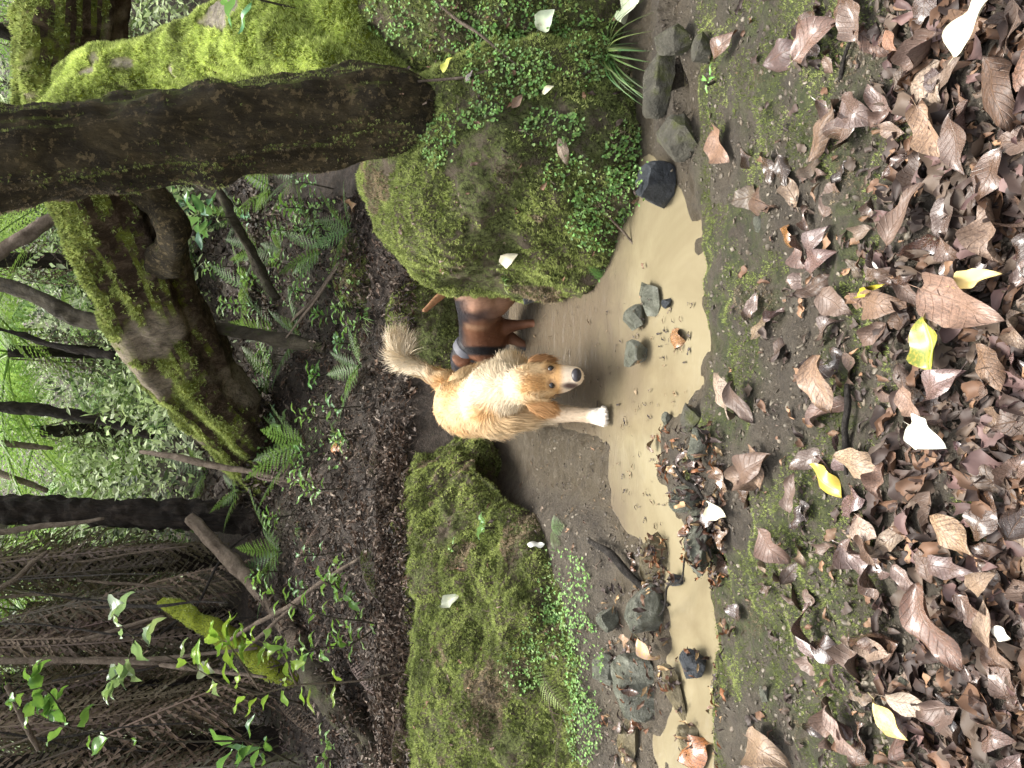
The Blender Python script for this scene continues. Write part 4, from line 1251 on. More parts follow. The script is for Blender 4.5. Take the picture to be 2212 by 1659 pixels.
BR, TAN, PALE, DK, RED, PUR, YEL, CRM = (.115, .062, .036), (.24, .14, .08), (.40, .30, .22), (.045, .028, .022), (.14, .05, .022), (.12, .072, .065), (.44, .34, .05), (.62, .57, .42)
PICK = [
 ((2115, 138), (2225, -10), .5, CRM, 'leaf_pale', 'big cream white leaf with a slender curved stalk', .05),
 ((1722, 98), (1785, 12), .55, BR, 'leaf_wet', 'wet brown leaf with one pale turned up edge', .02),
 ((1752, 136), (1820, 36), .5, (.22, .12, .09), 'leaf_wet', 'glossy pinkish brown leaf beside a long grey twig', .025),
 ((1672, 138), (1722, 95), .6, PUR, 'leaf_dry', 'dull mauve brown leaf on mossy mud', .012),
 ((1978, 165), (2052, 222), .8, PALE, 'leaf_dry', 'round pale speckled leaf flat on dark mud', .012),
 ((2028, 228), (2085, 342), .5, (.42, .27, .16), 'leaf_dry', 'light tan folded leaf leaning on a dark wavy one', .04),
 ((2098, 232), (2122, 378), .5, (.09, .05, .035), 'leaf_wet', 'dark wavy edged wet leaf under the light tan one', .03),
 ((2150, 130), (2205, 292), .45, BR, 'leaf_dry', 'large ribbed brown leaf below the cream white one', .03),
 ((1838, 213), (1897, 268), .75, (.10, .06, .055), 'leaf_wet', 'dark purple brown leaf with a drop of shine', .02),
 ((1770, 348), (1818, 212), .3, (.2, .12, .07), 'leaf_dry', 'long narrow wrinkled brown leaf beside a dark slit', .025),
 ((1955, 542), (2018, 398), .36, BR, 'leaf_dry', 'long leathery brown leaf with pale midrib standing over others', .03),
 ((1690, 493), (1733, 533), .6, (.32, .14, .035), 'leaf_wet', 'small glossy orange brown leaf on mossy mud', .015),
 ((1758, 552), (1802, 488), .45, (.2, .15, .15), 'leaf_wet', 'grey violet wet leaf shining on moss', .018),
 ((1556, 285), (1588, 352), .6, (.34, .19, .11), 'leaf_dry', 'orange tan leaf resting against a mossy rim', .02),
 ((1562, 138), (1602, 68), .5, (.16, .075, .035), 'leaf_wet', 'curled brown leaf below the creeper mound stones', .025),
 ((1880, 90), (1845, -10), .6, BR, 'leaf_wet', 'brown leaf with grey sheen at the end of the long twig', .02),
 ((1938, 60), (1958, 108), .6, (.4, .18, .09), 'leaf_dry', 'small orange pink leaf standing on edge', .02),
 ((2060, 805), (2043, 664), .62, (.15, .19, .03), 'leaf_bright', 'glossy green leaf mottled with yellow', .035),
 ((2020, 625), (2208, 694), .42, (.33, .2, .14), 'leaf_dry', 'long smooth tan leaf next to the glossy green one', .03),
 ((2105, 632), (2218, 608), .36, (.66, .52, .22), 'leaf_pale', 'pale yellow leaf propped on the long tan leaf', .05),
 ((1786, 768), (1822, 892), .62, (.34, .21, .12), 'leaf_dry', 'broad tan leaf bent over with a crisp dark midrib', .035),
 ((2016, 932), (2098, 982), .5, (.66, .66, .55), 'leaf_pale', 'white folded leaf with one yellow side', .045),
 ((1773, 998), (1825, 1074), .48, YEL, 'leaf_bright', 'yellow leaf with brown rotting edge', .02),
 ((1572, 806), (1602, 908), .34, PALE, 'leaf_dry', 'long bleached leaf bridging dark hollows at the bank edge', .035),
 ((1600, 828), (1630, 914), .36, DK, 'leaf_dry', 'dark ribbed leaf tucked under the long bleached one', .02),
 ((1836, 984), (1928, 1018), .42, (.42, .29, .18), 'leaf_dry', 'flat light tan leaf crossed by a dark stalk', .03),
 ((1974, 840), (2022, 902), .62, (.36, .22, .15), 'leaf_dry', 'pinkish tan leaf with a smooth rounded end', .03),
 ((2038, 872), (2112, 808), .5, (.2, .12, .12), 'leaf_wet', 'wet violet brown leaf with raised ribs', .03),
 ((1891, 637), (1968, 662), .55, TAN, 'leaf_dry', 'tan leaf with small holes under a yellow sliver', .025),
 ((1896, 632), (1947, 606), .2, (.56, .5, .06), 'leaf_bright', 'thin yellow leaf sliver on a tan leaf', .04),
 ((1763, 585), (1810, 543), .5, (.17, .09, .09), 'leaf_wet', 'small plum coloured leaf on wet moss', .015),
 ((2138, 753), (2184, 852), .45, TAN, 'leaf_dry', 'brown leaf curling beside the mottled green one', .03),
 ((1618, 1038), (1684, 982), .5, BR, 'leaf_dry', 'rumpled brown leaf heaped at the bank edge', .03),
 ((1640, 960), (1670, 1062), .35, (.28, .17, .1), 'leaf_dry', 'bent tan leaf among rumpled ones at the bank edge', .035),
 ((2028, 1244), (2108, 1432), .56, RED, 'leaf_wet', 'large glossy red brown leaf with sunken veins', .045),
 ((2165, 1398), (2150, 1282), .3, (.48, .34, .22), 'leaf_dry', 'rolled up pale tan leaf beside the glossy red brown one', .03),
 ((2128, 1258), (2192, 1224), .6, (.36, .25, .15), 'leaf_dry', 'bent tan leaf end over a hollow dark roll', .04),
 ((2042, 1112), (2132, 1200), .52, (.40, .26, .15), 'leaf_dry', 'clean tan leaf with fine curved veins', .03),
 ((1914, 1506), (1984, 1596), .5, (.58, .44, .20), 'leaf_bright', 'pale yellow leaf with dark spots', .025),
 ((1946, 1490), (2028, 1530), .42, (.58, .48, .36), 'leaf_dry', 'pale straw coloured leaf touching the yellow spotted one', .025),
 ((1633, 1598), (1715, 1660), .62, (.32, .22, .13), 'leaf_dry', 'broad torn tan leaf on the mossy rim', .025),
 ((1812, 1518), (1884, 1630), .42, (.3, .2, .16), 'leaf_dry', 'long pinkish leaf with a lifted dark end', .03),
 ((1665, 1138), (1718, 1212), .75, (.14, .07, .05), 'leaf_dry', 'dark red brown cupped leaf at the bank edge', .035),
 ((1862, 1122), (1918, 1164), .7, (.55, .42, .33), 'leaf_dry', 'pale crumpled leaf scrap on bare mud', .02),
 ((1948, 1218), (1998, 1278), .5, (.2, .13, .11), 'leaf_wet', 'smooth mauve wet leaf next to the large glossy one', .02),
 ((1881, 1152), (1922, 1226), .3, TAN, 'leaf_dry', 'small boat shaped tan leaf crossing a pale scrap', .03),
 ((1523, 1634), (1560, 1582), .62, (.36, .13, .035), 'leaf_wet', 'wet orange leaf at the edge of the trickle', .02),
 ((1872, 1388), (1944, 1410), .6, (.46, .34, .25), 'leaf_dry', 'crumbling pale tan leaf on mud', .02),
 ((2170, 1352), (2216, 1368), .7, (.70, .66, .56), 'leaf_pale', 'small white leaf scrap by the rolled tan leaf', .03),
 ((2172, 1378), (2222, 1446), .4, TAN, 'leaf_dry', 'tan leaf half hidden beyond the rolled one', .03),
 ((2034, 1498), (2104, 1606), .4, DK, 'leaf_wet', 'dark slick leaf lying in a muddy groove', .02),
 ((1085, 568), (1126, 546), .6, CRM, 'leaf_pale', 'cream heart shaped leaf on the face of the big boulder', .02),
 ((1176, 206), (1202, 188), .45, (.75, .72, .5), 'leaf_pale', 'curled cream leaf in the groove between the boulders', .02),
 ((962, 162), (988, 134), .55, (.6, .62, .12), 'leaf_pale', 'yellow green leaf under the dark trunk base', .02),
 ((1168, 62), (1206, 18), .8, (.62, .7, .5), 'leaf_pale', 'large pale green leaf on the creeper mound', .03),
 ((1358, 22), (1400, -8), .8, (.66, .72, .52), 'leaf_pale', 'pale green leaf at the foot of the creeper mound', .03),
 ((1208, 298), (1228, 358), .45, (.45, .34, .24), 'leaf_dry', 'dry tan leaf with thin stalk on the big boulder', .02),
 ((1010, 180), (1030, 160), .6, (.5, .42, .4), 'leaf_dry', 'pale pinkish leaf caught above the creeper', .02),
 ((1108, 236), (1130, 210), .55, (.4, .26, .17), 'leaf_dry', 'star shaped brown leaf in the boulder groove', .02),
 ((1140, 1176), (1178, 1188), .5, (.8, .8, .72), 'leaf_pale', 'white leaf on the mossy ledge', .02),
 ((968, 1302), (992, 1284), .5, (.34, .36, .27), 'leaf_pale', 'grey green oval leaf on top of the mossy ledge', .02),
 ((1386, 1362), (1432, 1412), .62, (.42, .28, .22), 'leaf_bright', 'pink tan leaf with a yellow rim beside the stones', .03),
 ((1362, 1385), (1380, 1378), .8, (.42, .25, .12), 'leaf_dry', 'small ribbed orange leaf on a wet stone', .03),
 ((1545, 1098), (1592, 1120), .5, CRM, 'leaf_pale', 'pale pink white leaf beside the long grey slab', .03),
 ((1445, 1462), (1500, 1490), .3, (.3, .1, .03), 'leaf_wet', 'narrow red orange leaf on the flat tan stone', .02),
 ((770, 440), (790, 425), .6, (.4, .2, .06), 'leaf_dry', 'orange brown leaf in the dark behind the boulder', .02),
 ((725, 975), (745, 955), .6, (.5, .2, .07), 'leaf_dry', 'bright orange leaf on the slope by the arching trunk foot', .02),
 ((1480, 735), (1520, 722), .6, (.4, .2, .08), 'leaf_wet', 'soaked orange leaf floating at the pool edge', .012),
 ((1610, 420), (1690, 455), .4, BR, 'leaf_dry', 'thin brown leaf on the greenest moss', .014),
]
for q in PICK:
    picked(q[0], q[1], q[2], q[3], q[4], q[5], q[6])

KIND = [
 ('leaf_wet', [(.09, .046, .027), (.12, .062, .042), (.06, .034, .024)], 'wet glossy brown leaf in the litter on the muddy bank', 'wet brown leaves on the bank'),
 ('leaf_dry', [(.125, .078, .053), (.1, .064, .045), (.16, .102, .07)], 'dull mid brown dry leaf in the litter on the muddy bank', 'dry brown leaves on the bank'),
 ('leaf_dry', [(.23, .148, .095), (.29, .2, .135), (.19, .128, .095)], 'light tan dry leaf in the litter on the muddy bank', 'tan leaves on the bank'),
 ('leaf_wet', [(.055, .038, .032), (.07, .045, .04)], 'blackish rotting leaf in the litter on the muddy bank', 'blackish leaves on the bank'),
 ('leaf_wet', [(.12, .072, .066), (.15, .092, .085)], 'mauve brown damp leaf in the litter on the muddy bank', 'mauve leaves on the bank'),
]
SHORT = ['wet brown leaf beside', 'dry brown leaf beside', 'light tan leaf beside', 'blackish leaf beside', 'mauve damp leaf beside']
cnt = 0
guard = 0
occ = []
while cnt < 185 and guard < 4000:
    guard += 1
    px, py = RNG.uniform(1580, 2330), RNG.uniform(-60, 1720)
    dens = .16 + .84 * float(smooth(1700, 1930, px))
    if fbm(np.array([[px / 130., py / 130., 0]]), 3, 31)[0] > dens * .9 - .12: continue
    p, n = hit(px, py)
    if p is None: continue
    L = RNG.uniform(.05, .125)
    if any(np.linalg.norm(p - q) < .42 * L for q in occ): continue
    occ.append(p)
    kk = RNG.choice(5, p=[.3, .3, .16, .12, .12])
    mat, cols, lab, grp = KIND[kk]
    n = nrm(n + RNG.normal(0, .2, 3))
    a = RNG.uniform(0, 6.28)
    put_leaf(leaf_mesh(int(RNG.integers(0, 26)), mat), p + n * RNG.uniform(.004, .022), np.array([math.cos(a), math.sin(a), 0]), n, L, L, gcol(cols[RNG.integers(0, len(cols))], .2), anchored(SHORT[kk], 'pick', p, lab, .22), grp)
    cnt += 1
cnt = 0
while cnt < 44:
    if RNG.random() < .6: px, py = RNG.uniform(1395, 1575), RNG.uniform(930, 1260)
    else: px, py = RNG.uniform(1310, 1560), RNG.uniform(1180, 1655)
    p, n = hit(px, py)
    if p is None or (p[2] < .004 and RNG.random() < .75): continue
    L = RNG.uniform(.03, .075)
    n = nrm(n + np.array([0, 0, .8]) + RNG.normal(0, .35, 3))
    a = RNG.uniform(0, 6.28)
    put_leaf(leaf_mesh(int(RNG.integers(0, 26)), 'leaf_wet'), np.array([p[0], p[1], max(p[2], 0)]) + n * RNG.uniform(.004, .02), np.array([math.cos(a), math.sin(a), 0]), n, L, L, gcol([(.09, .045, .025), (.2, .08, .03), (.06, .035, .03), (.24, .14, .06)][RNG.integers(0, 4)], .2),
             anchored('small soaked leaf against', 'stone', p, 'small soaked leaf in the debris caught between stream stones', .25), 'soaked leaves between the stones')
    cnt += 1

# ------------------------------------------------------------------ litter and ground cover nobody could count
small = [leaf_geo(w, c, f,   .35, t, 8, 5, 60 + i, False, arch=.2) for i, (w, c, f, t) in enumerate([(.5, .8, .2, .3), (.35, 1.2, .1, -.2), (.6, -.7, .3, .4), (.25, .5, .4, .2)])]
def litter(name, sampler, n, size, cols, label, tiltv=.35, long=1.0, lift=.004, mat='litter', dry=False, low=False):
    Ps, Ns = [], []
    for _ in range(n):
        q_ = sampler()
        p, nn2 = hit(*q_)
        if p is None: continue
        if dry and p[2] < .004: continue
        if p[2] < .001: d = pray(*q_); p = CAM + d * ((CAM[2] - .001) / -d[2]); nn2 = np.array([0, 0, 1.])
        Ps.append(p); Ns.append(nn2)
    Ps, Ns = np.array(Ps), np.array(Ns)
    if low:
        k = Ps[:, 2] - terrain(Ps[:, 0], Ps[:, 1]) < .2
        Ps, Ns = Ps[k], Ns[k]
    Ns[:, 2] += .3
    m = len(Ps)
    parts = []
    kind = RNG.integers(0, 4, m)
    cs = np.array(cols)[RNG.integers(0, len(cols), m)] * (.6 + .8 * RNG.random((m, 1)))
    for k in range(4):
        s = kind == k
        if not s.any(): continue
        Z = nrmr(Ns[s] + RNG.normal(0, tiltv, (s.sum(), 3)))
        B = basis(RNG.normal(0, 1, (s.sum(), 3)), Z)
        L = RNG.uniform(size[0], size[1], s.sum())
        S = np.stack([L, L / long, L], 1)
        Ms = np.concatenate([B * S[:, None, :], (Ps[s] + Z * lift)[:, :, None]], 2)
        V, F, C = scatter_geo(small[k][0] - np.array([.5, 0, 0]), small[k][1], Ms, cs[s])
        parts.append((V, F, C))
    V, F, C = join(parts)
    o = link(name, mesh_np(name, V, F, True, C), MAT[mat])
    tag(o, label, 'leaf litter', kind='stuff')
    return o
U = RNG.uniform
litter('leaf_litter', lambda: (1560 + 760 * math.sqrt(U(0, 1)), U(-60, 1720)), 1700, (.012, .045), [BR, DK, DK, (.1, .07, .05), (.07, .05, .04), TAN], 'small broken leaf scraps strewn over the muddy bank', lift=.005)
litter('leaf_litter', lambda: (1900 + 400 * U(0, 1), U(-60, 1720)), 500, (.04, .09), [BR, DK, DK, (.1, .07, .05), PUR], 'dark rotting leaves packed under the larger leaves', lift=.003)
litter('stream_debris', lambda: (U(1390, 1570), U(920, 1280)) if U(0, 1) < .6 else (U(1300, 1570), U(1200, 1655)), 700, (.012, .05), [DK, BR, (.2, .08, .03), (.05, .035, .03), (.3, .2, .1)], 'soaked dark leaf bits and stalks caught between the stream stones', .5, 1.6, .008, dry=True)
litter('slope_litter', lambda: (U(540, 900), U(420, 1659)), 9000, (.015, .08), [(.055, .038, .028), (.09, .064, .048), (.03, .022, .016), (.17, .13, .1), (.11, .066, .042)], 'brown fern and twig litter covering the slope behind the ledge', .45, 2.4, .012, low=True)
litter('slope_litter', lambda: (U(820, 880), U(930, 1659)), 2600, (.02, .08), [(.09, .06, .042), (.14, .1, .075), (.05, .036, .026), (.24, .185, .145)], 'shredded fibrous litter along the top edge of the ledge', .5, 3.0, .012)
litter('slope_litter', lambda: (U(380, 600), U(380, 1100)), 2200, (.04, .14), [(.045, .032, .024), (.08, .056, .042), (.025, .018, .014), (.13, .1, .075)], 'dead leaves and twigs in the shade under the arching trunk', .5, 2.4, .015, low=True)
litter('rock_litter', lambda: (U(860, 1400), U(0, 600)) if U(0, 1) < .5 else (U(880, 1300), U(960, 1659)), 150, (.015, .045), [(.2, .15, .11), TAN, BR, DK], 'few dry leaf scraps scattered over the mossy rocks', .3, 1.3, .01)
litter('pool_bits', lambda: (U(1150, 1500), U(640, 1150)), 260, (.008, .03), [(.06, .045, .035), (.12, .09, .06), (.2, .14, .08)], 'dark specks and bits lying in the muddy shallows', .2, 1.5, .004)

cl = np.array([(-.5, 0, 0), (.5, 0, 0), (.75, .5, .25), (0, .95, .05), (-.75, .5, .25), (0, .2, -.1)])     # three lobed leaflet
CF = np.array([(0, 1, 5), (1, 2, 5), (2, 3, 5), (3, 4, 5), (4, 0, 5)])
def creeper(name, spots, n, label, size=.0085, seed=3):
    Ps, Ns = [], []
    tot = sum(s[4] for s in spots)
    for cx, cy, rx, ry, w in spots:
        for _ in range(int(n * w / tot)):
            a, r = U(0, 6.28), math.sqrt(U(0, 1))
            p, q = hit(cx + rx * r * math.cos(a), cy + ry * r * math.sin(a))
            if p is None: continue
            Ps.append(p); Ns.append(q)
    Ps, Ns = np.array(Ps), np.array(Ns)
    k = fbm(Ps * 11, 3, seed) > RNG.normal(-.08, .2, len(Ps))
    Ps, Ns = Ps[k], Ns[k]
    m = len(Ps)
    Z = nrmr(Ns * .8 + np.array([0, -.25, .7]) + RNG.normal(0, .35, (m, 3)))
    B = basis(RNG.normal(0, 1, (m, 3)), Z)
    s = size * RNG.uniform(.6, 1.3, m)
    Ms = np.concatenate([B * s[:, None, None], (Ps + Ns * RNG.uniform(.006, .028, m)[:, None])[:, :, None]], 2)
    c = np.array([.19, .33, .09]) * RNG.uniform(.5, 1.5, (m, 1)) * (1 + RNG.uniform(-.15, .15, (m, 3)))
    V, F, C = scatter_geo(cl, CF, Ms, c)
    o = link(name, mesh_np(name, V, F, False, C), MAT['small_leaf'])
    tag(o, label, 'creeper', kind='stuff')
creeper('creeper', [(1100, 150, 95, 75, 5), (1150, 50, 130, 70, 4), (960, 60, 110, 70, 3), (1260, 110, 70, 80, 2), (850, 40, 60, 50, 2), (1040, 250, 50, 30, 1)], 2900, 'small bright green creeper leaves spread over the mound')
creeper('creeper', [(1310, 460, 85, 90, 5), (950, 305, 40, 60, 2), (1190, 275, 70, 40, 1.5), (1350, 350, 50, 80, 2), (1230, 380, 60, 50, 1), (1330, 590, 40, 40, .6)], 2300, 'small bright green creeper leaves growing on the big boulder', seed=4)
creeper('creeper', [(1220, 1270, 60, 90, 4), (1265, 1430, 40, 110, 4), (1130, 1440, 50, 60, 1.5), (1265, 1570, 40, 80, 3), (1190, 1360, 60, 70, 2)], 2000, 'small bright green creeper leaves along the foot of the ledge', seed=5)
creeper('ground_cover', [(640, 610, 80, 60, 2), (690, 480, 60, 60, 3), (720, 600, 60, 50, 1), (600, 1000, 60, 60, 1), (700, 980, 60, 60, 1), (620, 480, 60, 60, 1.5), (760, 700, 50, 60, 1)], 900, 'sparse green seedlings dotted over the shaded slope', .018, 6)
# mossy mud
msel = (TV[:, 1] > 1.0) & (TV[:, 1] < 2.2) & (np.abs(TV[:, 0]) < 1.5) & (mossm > .25)
Fs = tri(TF); Fs = Fs[msel[Fs].all(1)]
mo = moss_on(TV, Fs, 60000, .0065, 'bank_moss', None, 15, 1.0, -.02, None, 9.0)
tag(mo, 'short green moss patches on the muddy bank', 'moss', kind='stuff')

# crumbs of mud on the bank and the mud bar
def crumbs(name, sampler, n, size, cols, label):
    D, F = ICO0
    Ps, Ns = [], []
    for _ in range(n):
        p, q = hit(*sampler())
        if p is None or p[2] < -.004: continue
        Ps.append(p); Ns.append(q)
    Ps, Ns = np.array(Ps), np.array(Ns)
    k = (fbm(Ps * 7, 3, 66) > RNG.normal(-.1, .2, len(Ps))) & (Ps[:, 2] - terrain(Ps[:, 0], Ps[:, 1]) < .015)
    Ps, Ns = Ps[k], Ns[k]
    m = len(Ps)
    B = basis(RNG.normal(0, 1, (m, 3)), nrmr(Ns + RNG.normal(0, .4, (m, 3))))
    S = (size[0] + (size[1] - size[0]) * RNG.random(m) ** 3)[:, None] * RNG.uniform([.6, .6, .25], [1.6, 1.1, .6], (m, 3))
    Ms = np.concatenate([B * S[:, None, :], Ps[:, :, None]], 2)
    cs = np.array(cols)[RNG.integers(0, len(cols), m)] * RNG.uniform(.6, 1.35, (m, 1))
    V, F, C = scatter_geo(D, F, Ms, cs)
    V = V + RNG.normal(0, .0006, V.shape)
    tag(link(name, mesh_np(name, V, F, True, C), MAT['litter']), label, 'mud', kind='stuff')
ICO0 = ico(1)
MUDC = [(.09, .072, .05), (.06, .047, .034), (.12, .098, .07), (.1, .08, .058), (.16, .138, .105)]
crumbs('mud_crumbs', lambda: (U(1530, 2280), U(-50, 1710)), 13000, (.0015, .008), MUDC, 'crumbs of mud and grit over the leafy bank')
crumbs('mud_crumbs', lambda: (U(1150, 1420), U(900, 1659)), 4000, (.0015, .008), MUDC, 'lumps and grit on the wet mud below the ledge')
crumbs('mud_crumbs', lambda: (U(1400, 1560), U(0, 420)), 1200, (.0015, .006), MUDC, 'grit between the mossy stones below the mound')
# grass tuft between the creeper and the stones
def grass(q, n, L, label, tipd, col=(.1, .2, .06)):
    p, _ = hit(*q)
    e = empty('grass_tuft', p)
    tag(e, label, 'grass')
    parts = []
    for k in range(n):
        a = U(0, 6.28)
        d = np.array([math.cos(a) * .7, math.sin(a) * .4 - .45, .25]) * L * U(.5, 1.1) + np.array(tipd) * U(.2, .8)
        t = np.linspace(0, 1, 9)[:, None]
        c = d * t + np.array([0, 0, 1]) * (L * .55 * (t - t * t) * U(.6, 1.5)) + np.array([0, 0, -.6 * L]) * t ** 2.2 * U(.1, .5)
        s = nrm(np.cross(d, [0, 0, 1]))
        w = .0035 * (1 - t ** 2 * .95)
        V = np.concatenate([c - s * w, c + s * w + np.array([0, 0, .001])], 1).reshape(-1, 3)
        parts.append((V, grid_faces(9, 2), np.array(col) * U(.6, 1.5) * np.array([U(.8, 1.6), 1, 1])))
    V, F, C = join(parts)
    o = link('blades', mesh_np('blades', V, F, True, C), MAT['small_leaf'], e)
    o['kind'] = 'stuff'
grass((1320, 115), 34, .26, 'tuft of long arching grass blades on the creeper mound', (-.1, -.12, -.1))
grass((1095, 610), 10, .12, 'few grass blades on the side of the big boulder', (-.05, -.05, 0))
grass((800, 680), 14, .2, 'thin grass tuft on the slope behind the hound', (0, -.05, 0))
grass((730, 935), 16, .22, 'dark green grass tuft below the arching trunk foot', (0, -.05, 0))
grass((650, 1140), 12, .16, 'small grass tuft in the brown litter behind the ledge', (0, -.05, 0))

# ------------------------------------------------------------------ seedlings and saplings with single leaves
GL = []
for k in range(5):
    V, F, UV = leaf_geo([.32, .42, .36, .5, .85][k], .5, .25, .12, [-.5, -.3, .2, -.2, -.1][k], 9, 5, 200 + k, True, [.85, .8, .9, .8, .7][k])
    me = mesh_np('leaf', V + np.array([.15, 0, 0]), F, True, uv=UV)
    me.materials.append(MAT['green_leaf'])
    GL.append(me)
def add_leaf(parent, p, d, L, col, k, up=(0, 0, 1)):
    o = bpy.data.objects.new('leaf', GL[k])
    COL.objects.link(o)
    d = nrm(d)
    up = np.array(up, float) + RNG.normal(0, .3, 3)
    if abs(np.dot(d, nrm(up))) > .93: up = np.array([.4, -.9, .2])
    B = basis(d[None], (up - d * np.dot(up, d))[None])[0]
    o.color = (*col, 1)
    o.parent = parent
    q = np.array(p) - np.array(parent.location)
    o.matrix_basis = Matrix([[*(B[r] * L), q[r]] for r in range(3)] + [[0, 0, 0, 1]])
def sapling(stems, label, col, k, Lr, nl, name='sapling', rpx=2.2, mat='bark_thin', droop=-.4):
    e = empty(name, pt(*stems[0][0]))
    tag(e, label, 'sapling' if name == 'sapling' else 'plant')
    for st in stems:
        P = np.array([pt(*s) for s in st])
        V, F = tube(P, np.linspace(rpx, rpx * .4, len(P)) * st[0][2] / FPX, 30, 6)
        o = link('stem', mesh_np('stem', V, F, True), MAT[mat]); reparent(o, e)
        C = catmull(P, 40)
        for j in range(nl):
            t = .25 + .75 * (j + U(0, .6)) / nl
            i = min(39, int(t * 39))
            d = nrm(C[min(39, i + 1)] - C[max(0, i - 1)]) * .35 + np.array([U(-1, 1), U(-.9, .4), U(-.2, .5) + droop])
            add_leaf(e, C[i], d, U(*Lr), gcol(col, .3), (k + j % 2) % 5)
sapling([[(870, 1372, 4.2), (800, 1345, 4.15), (700, 1330, 4.1), (600, 1290, 4.05), (540, 1250, 4.0)], [(820, 1350, 4.2), (760, 1390, 4.1), (690, 1400, 4.05), (640, 1420, 4.0)], [(780, 1342, 4.15), (740, 1280, 4.1), (690, 1250, 4.05)]],
        'leafy sapling on the ledge with many small bright green leaves', (.16, .30, .07), 0, (.05, .09), 26)
sapling([[(900, 1440, 4.0), (780, 1470, 3.85), (640, 1480, 3.75), (540, 1500, 3.7), (450, 1460, 3.65), (390, 1420, 3.6)], [(560, 1490, 3.72), (500, 1400, 3.7), (470, 1380, 3.68)], [(640, 1480, 3.75), (600, 1400, 3.75), (520, 1380, 3.75)]],
        'taller sapling leaning from the ledge with large yellow green leaves', (.26, .40, .06), 1, (.06, .125), 17, mat='wood_pale')
sapling([[(650, 1520, 4.4), (480, 1470, 4.2), (330, 1400, 4.1), (260, 1350, 4.05), (235, 1300, 4.0)], [(290, 1380, 4.07), (270, 1440, 4.05), (225, 1480, 4.0)]],
        'sapling with pale grey green drooping leaves before the dead fronds', (.26, .34, .2), 3, (.08, .15), 10)
sapling([[(560, 1600, 3.6), (300, 1600, 3.5), (150, 1570, 3.5), (60, 1540, 3.5), (10, 1500, 3.5)], [(150, 1570, 3.5), (110, 1500, 3.5), (60, 1470, 3.5)]],
        'sapling with dark glossy leaves high above the ledge', (.10, .22, .05), 3, (.06, .12), 12)
sapling([[(640, 1650, 3.9), (580, 1620, 3.8), (530, 1600, 3.75), (500, 1610, 3.7)], [(600, 1640, 3.85), (560, 1655, 3.8), (520, 1660, 3.75)]],
        'small glossy dark green shrub at the end of the ledge', (.07, .19, .06), 1, (.10, .17), 8)
sapling([[(740, 1640, 3.9), (710, 1610, 3.85), (690, 1590, 3.8)], [(730, 1640, 3.9), (700, 1640, 3.85), (680, 1650, 3.8)]],
        'tiny pale green sprig beside the grey log', (.2, .34, .12), 0, (.04, .07), 9)
def seedling(q, n, Lr, col, label, k=0, h=.2, depth=None):
    p = hit(*q)[0] if depth is None else pt(*q, depth)
    e = empty('seedling', p)
    tag(e, label, 'plant', 'seedlings on the slope')
    top = p + np.array([U(-.05, .05), U(-.08, 0), h])
    V, F = tube([p - [0, 0, .03], (p + top) / 2 + RNG.normal(0, .01, 3), top], [.005, .004, .002], 10, 5)
    reparent(link('stem', mesh_np('stem', V, F, True), MAT['bark_thin']), e)
    for j in range(n):
        t = .45 + .55 * (j + .5) / n
        a = j * 2.4 + U(-.3, .3)
        add_leaf(e, p + (top - p) * t, np.array([math.cos(a), math.sin(a), U(-.1, .5)]), U(*Lr), gcol(col, .25), (k + j % 2) % 5)
SD = [
 ((500, 470), 11, (.14, .24), (.10, .24, .13), 'glossy blue green seedling with a rosette of long leaves', 1, .22),
 ((440, 455), 7, (.12, .2), (.10, .24, .13), 'smaller blue green rosette above another', 1, .2),
 ((700, 455), 16, (.05, .09), (.16, .32, .08), 'bright seedling cluster behind the dark trunk', 0, .28),
 ((660, 500), 12, (.05, .08), (.16, .32, .08), 'bright seedling by the crossing stalks', 0, .24),
 ((720, 410), 12, (.05, .08), (.13, .28, .08), 'light seedling at the boulder top', 0, .22),
 ((600, 600), 14, (.05, .09), (.15, .30, .09), 'seedling with many small leaves under the bent sapling trunk', 0, .26),
 ((560, 660), 14, (.05, .09), (.15, .30, .09), 'seedling beside the slender tree foot', 0, .3),
 ((640, 575), 10, (.05, .08), (.15, .30, .09), 'low seedling below the bent sapling trunk', 0, .18),
 ((740, 690), 14, (.05, .09), (.16, .33, .09), 'fresh green seedling on the bank behind the hound', 0, .2),
 ((710, 800), 14, (.06, .10), (.15, .34, .08), 'star shaped bright seedling above the dog tail', 1, .14),
 ((690, 640), 12, (.05, .08), (.16, .33, .09), 'seedling next to a dry stalk', 0, .2),
 ((640, 915), 5, (.08, .12), (.22, .38, .2), 'round leafed pale plant at the arching trunk foot', 4, .16),
 ((620, 900), 4, (.07, .10), (.22, .38, .2), 'second round leafed pale plant at the arching trunk foot', 4, .14),
 ((1060, 1140), 6, (.05, .075), (.2, .36, .16), 'heart leafed little plant on the mossy ledge', 4, .06),
 ((985, 1170), 4, (.03, .05), (.2, .38, .1), 'tiny twin leafed sprout on the mossy ledge', 0, .04),
 ((565, 480), 6, (.08, .12), (.10, .24, .12), 'dark glossy seedling by the bent sapling trunk', 1, .16),
 ((1545, 160), 4, (.03, .045), (.2, .42, .1), 'tiny bright green sprout among mossy stones', 0, .03),
 ((640, 20), 8, (.10, .16), (.12, .28, .12), 'glossy seedling behind the bright mossy stem', 1, .3),
 ((300, 60), 8, (.10, .18), (.14, .30, .14), 'pale leafed seedling in the gap above the mossy stem', 1, .4),
]
near = ['by the slender tree', 'under the arch', 'on the dark bank', 'behind the big boulder', 'above the dog tail', 'near the arching trunk foot', 'by the crossing stalks', 'near the dark shaggy trunk']
